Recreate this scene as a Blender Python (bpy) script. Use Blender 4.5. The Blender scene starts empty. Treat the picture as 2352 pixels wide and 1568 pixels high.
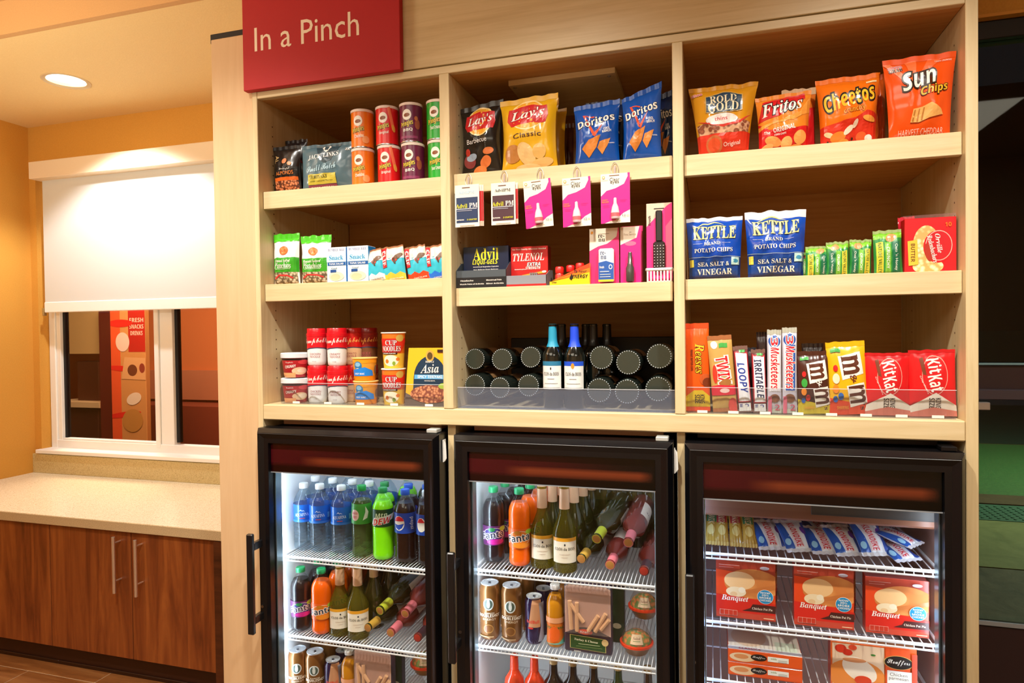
import bpy, bmesh, math, random
from mathutils import Vector, Matrix, noise
PI = math.pi
sc = bpy.context.scene
random.seed(7)
# ------------------------------------------------------------------ camera
H = 1.65; D = 1.8; F = 1514.98
YAW, PIT, ROL = [math.radians(a) for a in (-16.86249, -.92287, -.73676)]
_cy, _sy = math.cos(YAW), math.sin(YAW)
FW = Vector((_sy*math.cos(PIT), _cy*math.cos(PIT), math.sin(PIT)))
_rt = Vector((_cy, -_sy, 0)); _up = _rt.cross(FW)
RT = _rt*math.cos(ROL) + _up*math.sin(ROL)
UP = -_rt*math.sin(ROL) + _up*math.cos(ROL)
CAM = Vector((0, -D, H))
cd = bpy.data.cameras.new('camera'); co = bpy.data.objects.new('camera', cd)
sc.collection.objects.link(co); sc.camera = co
cd.sensor_width = 36; cd.lens = F/2352*36; cd.clip_start = .02; cd.clip_end = 200
m3 = Matrix((RT, UP, -FW)).transposed()
co.matrix_world = Matrix.Translation(CAM) @ m3.to_4x4()
# ------------------------------------------------------------------ world, lights, exposure
w = bpy.data.worlds.new('night'); sc.world = w; w.use_nodes = True
w.node_tree.nodes['Background'].inputs[0].default_value = (.10, .12, .16, 1)
w.node_tree.nodes['Background'].inputs[1].default_value = .12
sc.view_settings.view_transform = 'Standard'; sc.view_settings.look = 'None'
sc.view_settings.gamma = 1; sc.view_settings.exposure = 0.0
sc.view_settings.use_curve_mapping = False
WARM = (1, .90, .72); NEUT = (1, .945, .85)
def area(name, loc, size, power, col, rot=(0, 0, 0), sy=None, spread=None):
    l = bpy.data.lights.new(name, 'AREA'); l.energy = power; l.color = col; l.size = size
    if sy: l.shape = 'RECTANGLE'; l.size_y = sy
    if spread: l.spread = spread
    o = bpy.data.objects.new(name, l); o.location = loc; o.rotation_euler = rot
    sc.collection.objects.link(o); return o
def spot(name, loc, power, col, ang, blend=.4, rad=.05, aim=None):
    l = bpy.data.lights.new(name, 'SPOT'); l.energy = power; l.color = col
    l.spot_size = math.radians(ang); l.spot_blend = blend; l.shadow_soft_size = rad
    o = bpy.data.objects.new(name, l); o.location = loc
    if aim: o.rotation_euler = (Vector(aim)-Vector(loc)).to_track_quat('-Z', 'Y').to_euler()
    sc.collection.objects.link(o); return o
# soft fill lamps added under the unseen lobby ceiling
area('lobby_fill_light', (-1.2, -3.0, 3.08), 1.8, 45, WARM, sy=1.8)
area('lobby_fill_light', (1.2, -3.2, 3.08), 1.4, 28, WARM, sy=1.4)
area('soffit_fill_light', (-2.95, -1.1, 2.2), .5, 44, WARM, rot=(math.radians(155), 0, 0))  # unseen lamp added to brighten the soffit from below
area('lobby_fill_light', (-3.4, -1.6, 3.08), 1.2, 18, WARM, sy=1.2)
# downlights in front of the shelves
for lx in (-1.5, -.45, .45):
    spot('shelf_downlight_lamp', (lx, -1.05, 3.06), 138, NEUT, 98, .7, .05, (lx, -.25, 0))
spot('window_downlight_lamp', (-3.28, .90, 2.985), 82, (.97, .98, 1), 124, .35, .035, (-3.28, 1.0, 0))

# ------------------------------------------------------------------ geometry helpers
def W(x, y, Y):
    d = FW + RT*((x-1176)/F) - UP*((y-784)/F)
    return CAM + d*((Y+D)/d.y)
def WZ(x, y, Z):
    d = FW + RT*((x-1176)/F) - UP*((y-784)/F)
    return CAM + d*((Z-H)/d.z)
def link(o, parent=None):
    sc.collection.objects.link(o)
    if parent is not None: o.parent = parent
    return o
def tag(o, label=None, cat=None, group=None, kind=None):
    if label: o['label'] = label
    if cat: o['category'] = cat
    if group: o['group'] = group
    if kind: o['kind'] = kind
    return o
def empty(name, loc=(0, 0, 0), rz=0, parent=None):
    o = bpy.data.objects.new(name, None); o.location = loc; o.rotation_euler = (0, 0, rz)
    o.empty_display_size = .05
    return link(o, parent)
def mesh(name, vs, fs, mats, parent=None, mi=None, smooth=False, loc=None):
    me = bpy.data.meshes.new(name); me.from_pydata([tuple(v) for v in vs], [], fs)
    if not isinstance(mats, (list, tuple)): mats = [mats]
    for m in mats: me.materials.append(m)
    if mi: me.polygons.foreach_set('material_index', mi)
    if smooth: me.polygons.foreach_set('use_smooth', [True]*len(me.polygons))
    me.update()
    o = bpy.data.objects.new(name, me)
    if loc is not None: o.location = loc
    return link(o, parent)
class MB:
    """collects boxes and tubes into one mesh"""
    def __init__(s): s.v = []; s.f = []; s.m = []
    def add(s, vs, fs, mi=0):
        n = len(s.v); s.v += [tuple(v) for v in vs]; s.f += [[i+n for i in f] for f in fs]; s.m += [mi]*len(fs); return s
    def box(s, x0, x1, y0, y1, z0, z1, mi=0):
        v = [(x0, y0, z0), (x1, y0, z0), (x1, y1, z0), (x0, y1, z0), (x0, y0, z1), (x1, y0, z1), (x1, y1, z1), (x0, y1, z1)]
        return s.add(v, [(0, 3, 2, 1), (4, 5, 6, 7), (0, 1, 5, 4), (1, 2, 6, 5), (2, 3, 7, 6), (3, 0, 4, 7)], mi)
    def bbox(s, x0, x1, y0, y1, z0, z1, b=.002, mi=0):
        """box with chamfered vertical and horizontal edges"""
        bm = bmesh.new(); bmesh.ops.create_cube(bm, size=1)
        for v in bm.verts:
            v.co = Vector((x0+(v.co.x+.5)*(x1-x0), y0+(v.co.y+.5)*(y1-y0), z0+(v.co.z+.5)*(z1-z0)))
        bmesh.ops.bevel(bm, geom=bm.edges[:], offset=b, segments=1, affect='EDGES', profile=.5)
        bm.verts.index_update()
        s.add([v.co[:] for v in bm.verts], [[v.index for v in f.verts] for f in bm.faces], mi); bm.free(); return s
    def tube(s, pts, r, n=8, mi=0, caps=True):
        pts = [Vector(p) for p in pts]; base = len(s.v); prev = None
        for i, p in enumerate(pts):
            t = (pts[min(i+1, len(pts)-1)]-pts[max(i-1, 0)]).normalized()
            a = t.orthogonal().normalized() if prev is None else (prev-t*prev.dot(t)).normalized()
            prev = a; b = t.cross(a)
            for k in range(n):
                q = p+(a*math.cos(2*PI*k/n)+b*math.sin(2*PI*k/n))*r; s.v.append(tuple(q))
        for i in range(len(pts)-1):
            for k in range(n):
                s.f.append([base+i*n+k, base+i*n+(k+1) % n, base+(i+1)*n+(k+1) % n, base+(i+1)*n+k]); s.m.append(mi)
        if caps:
            s.f.append([base+k for k in range(n)][::-1]); s.m.append(mi)
            s.f.append([base+(len(pts)-1)*n+k for k in range(n)]); s.m.append(mi)
        return s
    def lathe(s, prof, n=28, mi=0, caps=True):
        base = len(s.v)
        for r, z in prof:
            for k in range(n):
                a = 2*PI*k/n - PI/2
                s.v.append((r*math.cos(a), r*math.sin(a), z))
        for i in range(len(prof)-1):
            for k in range(n):
                s.f.append([base+i*n+k, base+i*n+(k+1) % n, base+(i+1)*n+(k+1) % n, base+(i+1)*n+k]); s.m.append(mi)
        if caps and prof[0][0] > 1e-5: s.f.append([base+k for k in range(n)][::-1]); s.m.append(mi)
        if caps and prof[-1][0] > 1e-5: s.f.append([base+(len(prof)-1)*n+k for k in range(n)]); s.m.append(mi)
        return s
    def build(s, name, mats, parent=None, smooth=False, loc=None):
        o = mesh(name, s.v, s.f, mats, parent, s.m, smooth, loc)
        if smooth:
            o.data.set_sharp_from_angle(angle=math.radians(40))
        return o
def bx(name, x0, x1, y0, y1, z0, z1, m, parent=None, b=0):
    mb = MB(); (mb.bbox(x0, x1, y0, y1, z0, z1, b) if b else mb.box(x0, x1, y0, y1, z0, z1))
    return mb.build(name, m, parent)
# ------------------------------------------------------------------ materials
def lin(h):
    c = [int(h[i:i+2], 16)/255 for i in (0, 2, 4)]
    return tuple((v/12.92 if v <= .04045 else ((v+.055)/1.055)**2.4) for v in c)+(1,)
_M = {}
def new(name):
    m = bpy.data.materials.new(name); m.use_nodes = True
    return m, m.node_tree, m.node_tree.nodes['Principled BSDF']
def P(h, r=.4, metal=0, coat=0, name=None):
    k = (h, r, metal, coat)
    if k not in _M:
        m, t, b = new(name or 'paint_'+h)
        b.inputs['Base Color'].default_value = lin(h); b.inputs['Roughness'].default_value = r
        b.inputs['Metallic'].default_value = metal; b.inputs['Coat Weight'].default_value = coat
        b.inputs['Coat Roughness'].default_value = .12
        _M[k] = m
    return _M[k]
def ramp(t, fac, stops, interp='LINEAR'):
    r = t.nodes.new('ShaderNodeValToRGB'); e = r.color_ramp.elements; r.color_ramp.interpolation = interp
    while len(e) < len(stops): e.new(.5)
    for q, (p, c) in zip(e, stops): q.position = p; q.color = lin(c)
    t.links.new(fac, r.inputs[0]); return r.outputs[0]
def coords(t, scale=(1, 1, 1), rot=(0, 0, 0), kind='Object'):
    tc = t.nodes.new('ShaderNodeTexCoord'); mp = t.nodes.new('ShaderNodeMapping')
    mp.inputs['Scale'].default_value = scale; mp.inputs['Rotation'].default_value = rot
    t.links.new(tc.outputs[kind], mp.inputs[0]); return mp.outputs[0]
def noi(t, vec, scale, detail=4, rough=.55, dist=0):
    n = t.nodes.new('ShaderNodeTexNoise'); n.inputs['Scale'].default_value = scale
    n.inputs['Detail'].default_value = detail; n.inputs['Roughness'].default_value = rough
    n.inputs['Distortion'].default_value = dist
    t.links.new(vec, n.inputs['Vector']); return n.outputs['Fac']
def bump(t, b, h, s=.2, d=.002):
    n = t.nodes.new('ShaderNodeBump'); n.inputs['Strength'].default_value = s; n.inputs['Distance'].default_value = d
    t.links.new(h, n.inputs['Height']); t.links.new(n.outputs[0], b.inputs['Normal'])
def woodmat(name, stops, scale, rough=.4, dist=.6, coat=0):
    m, t, b = new(name); v = coords(t, scale)
    f = noi(t, v, 1, 6, .6, dist); c = ramp(t, f, stops); t.links.new(c, b.inputs['Base Color'])
    b.inputs['Roughness'].default_value = rough; b.inputs['Coat Weight'].default_value = coat
    bump(t, b, f, .06, .001); return m
MAPLE = [(.3, 'D0B88A'), (.5, 'DAC497'), (.7, 'E1CDA4')]
maple_h = woodmat('maple_horizontal', MAPLE, (3, 60, 60), .42)
maple_v = woodmat('maple_vertical', MAPLE, (60, 60, 3), .42)
maple_shade = woodmat('maple_interior_shade', [(.3, 'BE8A4C'), (.5, 'C89656'), (.7, 'D0A062')], (3, 60, 60), .5)  # deeper orange maple paints in the warm shade inside the bays
walnut = woodmat('walnut_laminate', [(.25, '4E2510'), (.45, '7A3F1C'), (.6, '8F5024'), (.78, 'A5622E')], (16, 16, 1.3), .38, 1.2)
walnut_d = woodmat('dark_walnut', [(.3, '3A1C0C'), (.7, '5A3018')], (2, 30, 30), .4)
floorm = woodmat('wood_look_tile', [(.25, '6E4220'), (.5, '8F5E34'), (.75, 'A87848')], (3, 22, 3), .35)
panelm = woodmat('panel_laminate', [(.3, 'D8B488'), (.7, 'DFBE94')], (40, 40, 3), .45)
def paintmat(name, h, h2, rough=.75, bs=.12):
    m, t, b = new(name); v = coords(t, (1, 1, 1)); f = noi(t, v, 160, 3, .6)
    c = ramp(t, f, [(.3, h), (.7, h2)]); t.links.new(c, b.inputs['Base Color'])
    b.inputs['Roughness'].default_value = rough; bump(t, b, f, bs, .002); return m
yellow = paintmat('ochre_wall_paint', 'CE9438', 'D59C40')
ceilm = paintmat('cream_ceiling_paint', 'E6C98C', 'ECD094', .8, .3)
ceil2 = paintmat('tan_shaded_ceiling_paint', 'C79A62', 'CDA068', .8, .1)  # tan tone paints in the shade of the unlit soffit face
creamw = paintmat('cream_room_paint', 'E6C79A', 'EACDA2')
terra = paintmat('terracotta_paint', 'C26A35', 'C8703A')
def speck(name, a, b_, c_, sc_=260, rough=.25):
    m, t, b = new(name); v = coords(t)
    f = noi(t, v, sc_, 2, .7); c = ramp(t, f, [(.36, a), (.46, b_), (.60, b_), (.70, c_)])
    t.links.new(c, b.inputs['Base Color']); b.inputs['Roughness'].default_value = rough; return m
quartz = speck('speckled_quartz', 'BCAA86', 'EAE2C8', 'F8F4E6')
quartz_shade = speck('speckled_quartz_shade', '9A8468', 'C6B48E', 'DCCBA8', 300, .3)  # darker copy of the quartz, shade painted on the front edge
white = P('F2F2EE', .45); blackp = P('0A0A0E', .28); blackr = P('17171B', .5)
steel = P('C9C4BE', .25, 1); darkin = P('0A0A0C', .6)
wirem = P('EDEDF0', .3); liner = P('E6EAEE', .5)
def emis(name, h, s):
    m = bpy.data.materials.new(name); m.use_nodes = True; t = m.node_tree
    e = t.nodes.new('ShaderNodeEmission'); e.inputs[0].default_value = lin(h); e.inputs[1].default_value = s
    t.links.new(e.outputs[0], t.nodes['Material Output'].inputs[0]); return m
def glassm(name, tint='FFFFFF', haze=0, hazecol='C8CCD4', gl=.06, rough=.02, fres=True):
    """thin clear sheet: see-through, with a surface reflection and optional haze"""
    m = bpy.data.materials.new(name); m.use_nodes = True; t = m.node_tree; t.nodes.clear()
    out = t.nodes.new('ShaderNodeOutputMaterial'); tr = t.nodes.new('ShaderNodeBsdfTransparent')
    tr.inputs[0].default_value = lin(tint); g = t.nodes.new('ShaderNodeBsdfGlossy')
    g.inputs['Roughness'].default_value = rough; mx = t.nodes.new('ShaderNodeMixShader')
    if fres:
        lw = t.nodes.new('ShaderNodeLayerWeight'); pw = t.nodes.new('ShaderNodeMath'); pw.operation = 'POWER'; pw.inputs[1].default_value = 4.5
        t.links.new(lw.outputs['Facing'], pw.inputs[0])
        mu = t.nodes.new('ShaderNodeMath'); mu.operation = 'MULTIPLY_ADD'; mu.inputs[1].default_value = .6; mu.inputs[2].default_value = gl*.5
        t.links.new(pw.outputs[0], mu.inputs[0]); mu.use_clamp = True; t.links.new(mu.outputs[0], mx.inputs[0])
    else: mx.inputs[0].default_value = gl
    t.links.new(tr.outputs[0], mx.inputs[1]); t.links.new(g.outputs[0], mx.inputs[2]); sh = mx.outputs[0]
    if haze:
        d = t.nodes.new('ShaderNodeBsdfDiffuse'); d.inputs[0].default_value = lin(hazecol)
        m2 = t.nodes.new('ShaderNodeMixShader'); m2.inputs[0].default_value = haze
        t.links.new(sh, m2.inputs[1]); t.links.new(d.outputs[0], m2.inputs[2]); sh = m2.outputs[0]
    t.links.new(sh, out.inputs[0]); return m
door_glass = glassm('door_glass', 'FAFCFC', 0, gl=.045)
acrylic = glassm('clear_acrylic', 'F4F6F8', .02, 'C4C8D4', .055)
acrylic_h = glassm('acrylic_reflection_haze', 'E8ECF4', .10, 'B8C4DC', .09)  # bluish haze mixed in for the reflection on the middle guard
pet = glassm('clear_bottle_plastic', 'E2ECF2', .05, 'D4E2EC', .08, .05)
petb = glassm('blue_tinted_plastic', '6FB8EE', .05, '3C8AD0', .06, .05)
clamm = glassm('clear_clamshell', 'F8F2F0', .06, 'F0E0DC', .07, .05)
def solidglass(name, h, rough=.03):
    m, t, b = new(name); b.inputs['Base Color'].default_value = lin(h); b.inputs['Roughness'].default_value = rough
    b.inputs['Transmission Weight'].default_value = 1; b.inputs['IOR'].default_value = 1.33; return m
olive_glass = glassm('olive_wine_glass', 'C4B848', .14, 'A89A2C', .09, .04)
petl = glassm('clear_soda_plastic', 'FAFCFC', 0, gl=.05, rough=.04)
green_soda = glassm('pale_green_soda', 'C8E0A0', .12, 'A8B870', .05, .04)
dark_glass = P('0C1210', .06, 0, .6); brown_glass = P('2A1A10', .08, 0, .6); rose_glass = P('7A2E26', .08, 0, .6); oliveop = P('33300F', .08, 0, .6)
def foodm(a, b_, scale=140, rough=.6, dark='5A2A12'):
    k = ('food', a, b_, scale, dark)
    if k in _M: return _M[k]
    m, t, b = new('food_print_'+a); v = coords(t)
    n = t.nodes.new('ShaderNodeTexVoronoi'); n.inputs['Scale'].default_value = scale; t.links.new(v, n.inputs[0])
    c = ramp(t, n.outputs['Distance'], [(.15, a), (.42, b_), (.62, dark)]); t.links.new(c, b.inputs['Base Color'])
    b.inputs['Roughness'].default_value = rough; _M[k] = m; return m
def C(c):
    if isinstance(c, str): return P(c, .38, 0, .25)
    return c
# ------------------------------------------------------------------ flat print (lettering, badges) laid on any surface
ALPH = {'b': (0x1D5D4, 0x1D5EE, 0x1D7EC), 'i': (0x1D63C, 0x1D656, None), 's': (0x1D400, 0x1D41A, 0x1D7CE),
        'j': (0x1D468, 0x1D482, None), 'c': (0x1D4D0, 0x1D4EA, None)}
def conv(s, st):
    if st not in ALPH: return s
    A, a, d = ALPH[st]; o = ''
    for ch in s:
        if 'A' <= ch <= 'Z': o += chr(A+ord(ch)-65)
        elif 'a' <= ch <= 'z': o += chr(a+ord(ch)-97)
        elif ch.isdigit() and d: o += chr(d+ord(ch)-48)
        else: o += ch
    return o
_T = {}
def textmesh(s, st, off):
    k = (s, st, off)
    if k not in _T:
        c = bpy.data.curves.new('t', 'FONT'); c.body = conv(s, st); c.resolution_u = 2; c.offset = off
        o = bpy.data.objects.new('t', c); me = bpy.data.meshes.new_from_object(o)
        vs = [(v.co.x, v.co.y) for v in me.vertices]; fs = [list(p.vertices) for p in me.polygons]
        bpy.data.objects.remove(o); bpy.data.meshes.remove(me); bpy.data.curves.remove(c)
        _T[k] = (vs, fs)
    return _T[k]
# elements in fractions of the front (x 0..1 left to right, z 0..1 bottom to top)
def T(s, cx, cz, l, h, col, st='b', rot=0, sh=0, out=None, ow=.05): return ('T', s, cx, cz, l, h, col, st, rot, sh, out, ow)
def E(cx, cz, rx, rz, col, rot=0): return ('E', cx, cz, rx, rz, col, rot)
def R(x0, z0, x1, z1, col): return ('P', [(x0, z0), (x1, z0), (x1, z1), (x0, z1)], col)
def G(pts, col): return ('P', pts, col)
def shapes(els, w, h):
    """-> list of (verts2d in metres, faces, material)"""
    out = []
    for e in els:
        if e[0] == 'T':
            _, s, cx, cz, l, hh, col, st, rot, shr, oc, ow = e
            vert = abs(rot) > 45
            L, Hh = (l*h, hh*w) if vert else (l*w, hh*h)
            vs0, fs0 = textmesh(s, st, 0)
            if not vs0: continue
            x0 = min(v[0] for v in vs0); x1 = max(v[0] for v in vs0); y0 = min(v[1] for v in vs0); y1 = max(v[1] for v in vs0)
            sx = L/(x1-x0); sy = Hh/max(y1-y0, .01); ca, sa = math.cos(math.radians(rot)), math.sin(math.radians(rot))
            passes = [(0, col)] if oc is None else [(ow, oc), (0, col)]
            for of, cc in passes:
                vs, fs = textmesh(s, st, of); o = []
                for a, b in vs:
                    X = (a-(x0+x1)/2)*sx; Z = (b-(y0+y1)/2)*sy; X += Z*shr
                    o.append((cx*w-w/2+X*ca-Z*sa, cz*h+X*sa+Z*ca))
                out.append((o, fs, cc))
        elif e[0] == 'E':
            _, cx, cz, rx, rz, col, rot = e; n = 26; ca, sa = math.cos(math.radians(rot)), math.sin(math.radians(rot)); o = []
            for k in range(n):
                X = rx*w*math.cos(2*PI*k/n); Z = rz*h*math.sin(2*PI*k/n)
                o.append((cx*w-w/2+X*ca-Z*sa, cz*h+X*sa+Z*ca))
            out.append((o, [list(range(n))], col))
        else:
            _, pts, col = e
            out.append(([(x*w-w/2, z*h) for x, z in pts], [list(range(len(pts)))], col))
    return out
def clip2(vs, fs, w, h):
    if not vs or (min(v[0] for v in vs) >= -w/2-1e-6 and max(v[0] for v in vs) <= w/2+1e-6 and min(v[1] for v in vs) >= -1e-6 and max(v[1] for v in vs) <= h+1e-6): return vs, fs
    bm = bmesh.new(); bv = [bm.verts.new((a, 0, b)) for a, b in vs]
    for f in fs:
        try: bm.faces.new([bv[i] for i in f])
        except ValueError: pass
    e = .0004
    for co_, no_ in (((w/2-e, 0, 0), (1, 0, 0)), ((-w/2+e, 0, 0), (-1, 0, 0)), ((0, 0, h-e), (0, 0, 1)), ((0, 0, e), (0, 0, -1))):
        bmesh.ops.bisect_plane(bm, geom=bm.verts[:]+bm.edges[:]+bm.faces[:], plane_co=co_, plane_no=no_, clear_outer=True)
    bm.verts.index_update(); r = ([(v.co.x, v.co.z) for v in bm.verts], [[v.index for v in f.verts] for f in bm.faces]); bm.free(); return r
def slice2(vs, fs, xs, zs):
    bm = bmesh.new(); bv = [bm.verts.new((a, 0, b)) for a, b in vs]
    for f in fs:
        try: bm.faces.new([bv[i] for i in f])
        except ValueError: pass
    x0 = min(v[0] for v in vs); x1 = max(v[0] for v in vs); z0 = min(v[1] for v in vs); z1 = max(v[1] for v in vs)
    for x in xs:
        if x0 < x < x1: bmesh.ops.bisect_plane(bm, geom=bm.verts[:]+bm.edges[:]+bm.faces[:], plane_co=(x, 0, 0), plane_no=(1, 0, 0))
    for z in zs:
        if z0 < z < z1: bmesh.ops.bisect_plane(bm, geom=bm.verts[:]+bm.edges[:]+bm.faces[:], plane_co=(0, 0, z), plane_no=(0, 0, 1))
    bm.verts.index_update(); r = ([(v.co.x, v.co.z) for v in bm.verts], [[v.index for v in f.verts] for f in bm.faces]); bm.free(); return r
def pprint(parent, els, w, h, surf, grid=None, name='printed_front', step=.00018, base=.0004, clip=True):
    """surf(x, z, off) -> point; grid = (xs, zs) slicing lines in metres"""
    if not els: return None
    V = []; Fc = []; MI = []; mats = []; idx = {}
    for k, (vs, fs, col) in enumerate(shapes(els, w, h)):
        if clip: vs, fs = clip2(vs, fs, w, h)
        if not fs: continue
        if grid: vs, fs = slice2(vs, fs, *grid)
        m = C(col)
        if m.name not in idx: idx[m.name] = len(mats); mats.append(m)
        n = len(V); off = base+step*k
        V += [surf(a, b, off) for a, b in vs]; Fc += [[i+n for i in f] for f in fs]; MI += [idx[m.name]]*len(fs)
    return mesh(name, V, Fc, mats, parent, MI)
# ------------------------------------------------------------------ packages
def span(xl, xr, yt, Y, zb, yb=None):
    """world centre x, width and height of something standing at depth Y on zb"""
    ym = yb if yb else 780
    a = W(xl, yt, Y); b = W(xr, yt, Y); t = W((xl+xr)/2, yt, Y)
    return (a.x+b.x)/2, b.x-a.x, t.z-zb
def bag(name, label, cat, X, Y, Z, w, h, col, els=(), T_=.03, c0=.05, c1=.07, pinch=.08, flare=0, seal=None, rz=0, roll=0,
        seed=1, slant=0, rough=.3, group=None, tilt=0, low=None, mat=None, wr=1.0):
    """pillow bag: body, two crimped seals, print following the bulge"""
    body = mat or P(col, rough, 0, .35)
    def f(x, z, off=0, side=-1):
        u = max(-1, min(1, 2*x/w)); v = max(0, min(1, z/h)); vv = max(0, min(1, (v-c0)/(1-c0-c1)))
        s = math.sin(PI*vv)**.6 if 0 < vv < 1 else 0
        k = 1-pinch*s+flare*(v-1)*.85
        nz = noise.noise(Vector((u*2.2+seed*3.1, v*3.0+seed, side*2)))*.30+noise.noise(Vector((u*5+seed, v*7, side)))*.13
        b = T_*s*max(0, 1-abs(u)**2.4)**.6*(1+nz*wr)
        edge = (1-s)*math.sin(u*15+seed)*.0011*wr
        zz = h*v*(1+slant*u*v)+.004*wr*noise.noise(Vector((u*3, seed, v)))*v
        return (x*k, side*(b+off)+edge+T_, zz)
    NX, NZ = 18, 22
    def grid(z0, z1, nz, side, mb, o=0):
        n = len(mb.v)
        for j in range(nz+1):
            for i in range(NX+1):
                mb.v.append(f(-w/2+w*i/NX, z0+(z1-z0)*j/nz, o, side))
        for j in range(nz):
            for i in range(NX):
                q = [n+j*(NX+1)+i, n+j*(NX+1)+i+1, n+(j+1)*(NX+1)+i+1, n+(j+1)*(NX+1)+i]
                mb.f.append(q if side < 0 else q[::-1]); mb.m.append(0)
    mb = MB(); grid(h*c0, h*(1-c1), NZ, -1, mb); grid(h*c0, h*(1-c1), NZ, 1, mb)
    o = mb.build(name, body, None, True); tag(o, label, cat, group)
    sm = C(seal) if seal else body
    for nm, a, b in (('top_seal', 1-c1, 1), ('bottom_seal', 0, c0)):
        if b-a < .01: continue
        s = MB()
        for side in (-1, 1): grid(h*a, h*b, 3, side, s, .0006)
        s.build(nm, sm, o, True)
    g = ([-w/2+w*i/NX for i in range(1, NX)], [h*c0+h*(1-c0-c1)*j/NZ for j in range(1, NZ+1)])
    za, zb_ = h*c0, h*(1-c1); cache = {}
    def fg(i, j):
        if (i, j) not in cache: cache[(i, j)] = Vector(f(-w/2+w*i/NX, za+(zb_-za)*j/NZ, 0))
        return cache[(i, j)]
    def fi(x, z, off):
        if not za <= z <= zb_: p = f(x, z, 0); return (p[0], p[1]-off, p[2])
        a = max(0, min(NX-1e-6, (x+w/2)/w*NX)); b = max(0, min(NZ-1e-6, (z-za)/(zb_-za)*NZ)); i, j = int(a), int(b); a -= i; b -= j
        p = (fg(i, j)*(1-a)+fg(i+1, j)*a)*(1-b)+(fg(i, j+1)*(1-a)+fg(i+1, j+1)*a)*b
        return (p.x, p.y-off, p.z)
    pprint(o, list(els), w, h, fi, g, base=.0007)
    o.location = (X, Y, Z); o.rotation_euler = (tilt, roll, rz); return o
def box(name, label, cat, X, Y, Z, w, d, h, col, els=(), side=None, top=None, rz=0, roll=0, tilt=0, group=None, sels=(), b=.0012, rough=.38, tels=(), taper=0):
    """carton with front at local y=0; parts: printed front, side and top"""
    m = MB(); m.bbox(-w/2, w/2, 0, d, 0, h, b)
    if taper: m.v = [(x*(1-taper*z/h), y, z) for x, y, z in m.v]
    ms = [P(col, rough, 0, .2), C(side or col), C(top or col)]
    o = m.build(name, ms)
    for p in o.data.polygons:
        if abs(p.normal.x) > .9: p.material_index = 1
        elif p.normal.z > .9: p.material_index = 2
    tag(o, label, cat, group)
    tf = (lambda x, z: x*(1-taper*z/h)) if taper else (lambda x, z: x)
    pprint(o, list(els), w, h, lambda x, z, off: (tf(x, z), -off, z))
    if sels: pprint(o, list(sels), d, h, lambda x, z, off: (w/2+off, x+d/2, z), name='printed_side')
    if tels: pprint(o, list(tels), w, d, lambda x, z, off: (x, z, h+off), name='printed_top')
    o.location = (X, Y, Z); o.rotation_euler = (tilt, roll, rz); return o
def curved(parent, els, w, h, rf, z0=0, grid_n=16, name='printed_label', sweep=PI*.92, base=.0004):
    """print wrapped on a lathe of radius rf(z); x 0..1 spans `sweep` radians"""
    def s(x, z, off):
        a = x/w*sweep-PI/2; r = rf(z+z0)+off
        return (r*math.cos(a), r*math.sin(a), z+z0)
    return pprint(parent, list(els), w, h, s, ([-w/2+w*i/grid_n for i in range(1, grid_n)], [h*i/8 for i in range(1, 8)]), name, base=base, clip=False)
def face(o, k=1.0): o.rotation_euler = (0, 0, k*math.atan2(-o.location.x, D+o.location.y)); return o
def prof_r(prof):
    def r(z):
        for (r0, z0), (r1, z1) in zip(prof, prof[1:]):
            if z0 <= z <= z1 and z1 > z0: return r0+(r1-r0)*(z-z0)/(z1-z0)
        return prof[-1][0] if z > prof[-1][1] else prof[0][0]
    return r
def lathe_obj(name, prof, m, parent=None, n=28): return MB().lathe(prof, n).build(name, m, parent, True)
def dup(root, loc=None, rot=None, label=None, group=None):
    r = root.copy(); sc.collection.objects.link(r)
    if loc is not None: r.location = loc
    if rot is not None: r.rotation_euler = rot
    if label: r['label'] = label
    if group: r['group'] = group
    for ch in list(root.children):
        c = ch.copy(); sc.collection.objects.link(c); c.parent = r
        for g in list(ch.children):
            d = g.copy(); sc.collection.objects.link(d); d.parent = c
    return r
# ================================================================== the room
XL, XR, YB, YF, ZC = -4.25, 3.2, 1.42, -4.6, 3.13
def struct(name, mb, m, parent=None): o = mb.build(name, m, parent); o['kind'] = 'structure'; return o
struct('floor', MB().box(XL-.1, 8, YF-.1, 12, -.12, -.008), P('6A4A2C', .5))
# wood-look floor tiles in front of the left cabinets
fl = bpy.data.objects['floor']
ty = WZ(0, 1526.5, 0).y; tl = .9; th_ = .152
pl = bpy.data.meshes.new('tile'); pb = MB().bbox(0, tl-.005, 0, th_-.005, -.008, 0, .0012)
pl.from_pydata(pb.v, [], pb.f); pl.materials.append(floorm)
jx = WZ(69.6, 1538, 0).x
for r in range(-5, 2):
    off = jx + (.0 if r % 2 == 0 else .42)
    for c in range(-3, 4):
        x = off + c*tl
        if x < XL-.9 or x > -1.2: continue
        x0 = max(x, XL); o = bpy.data.objects.new('tile', pl); link(o, fl); o.location = (x, ty+r*th_-th_, 0)
# grout under the tiles
g_ = MB().box(XL, -1.0, ty-6*th_, .72, -.0079, -.0022).build('grout', P('C9B79A', .8), fl)
struct('wall_left', MB().box(XL-.1, XL, YF, YB+.1, 0, 3.4), yellow)
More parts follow.
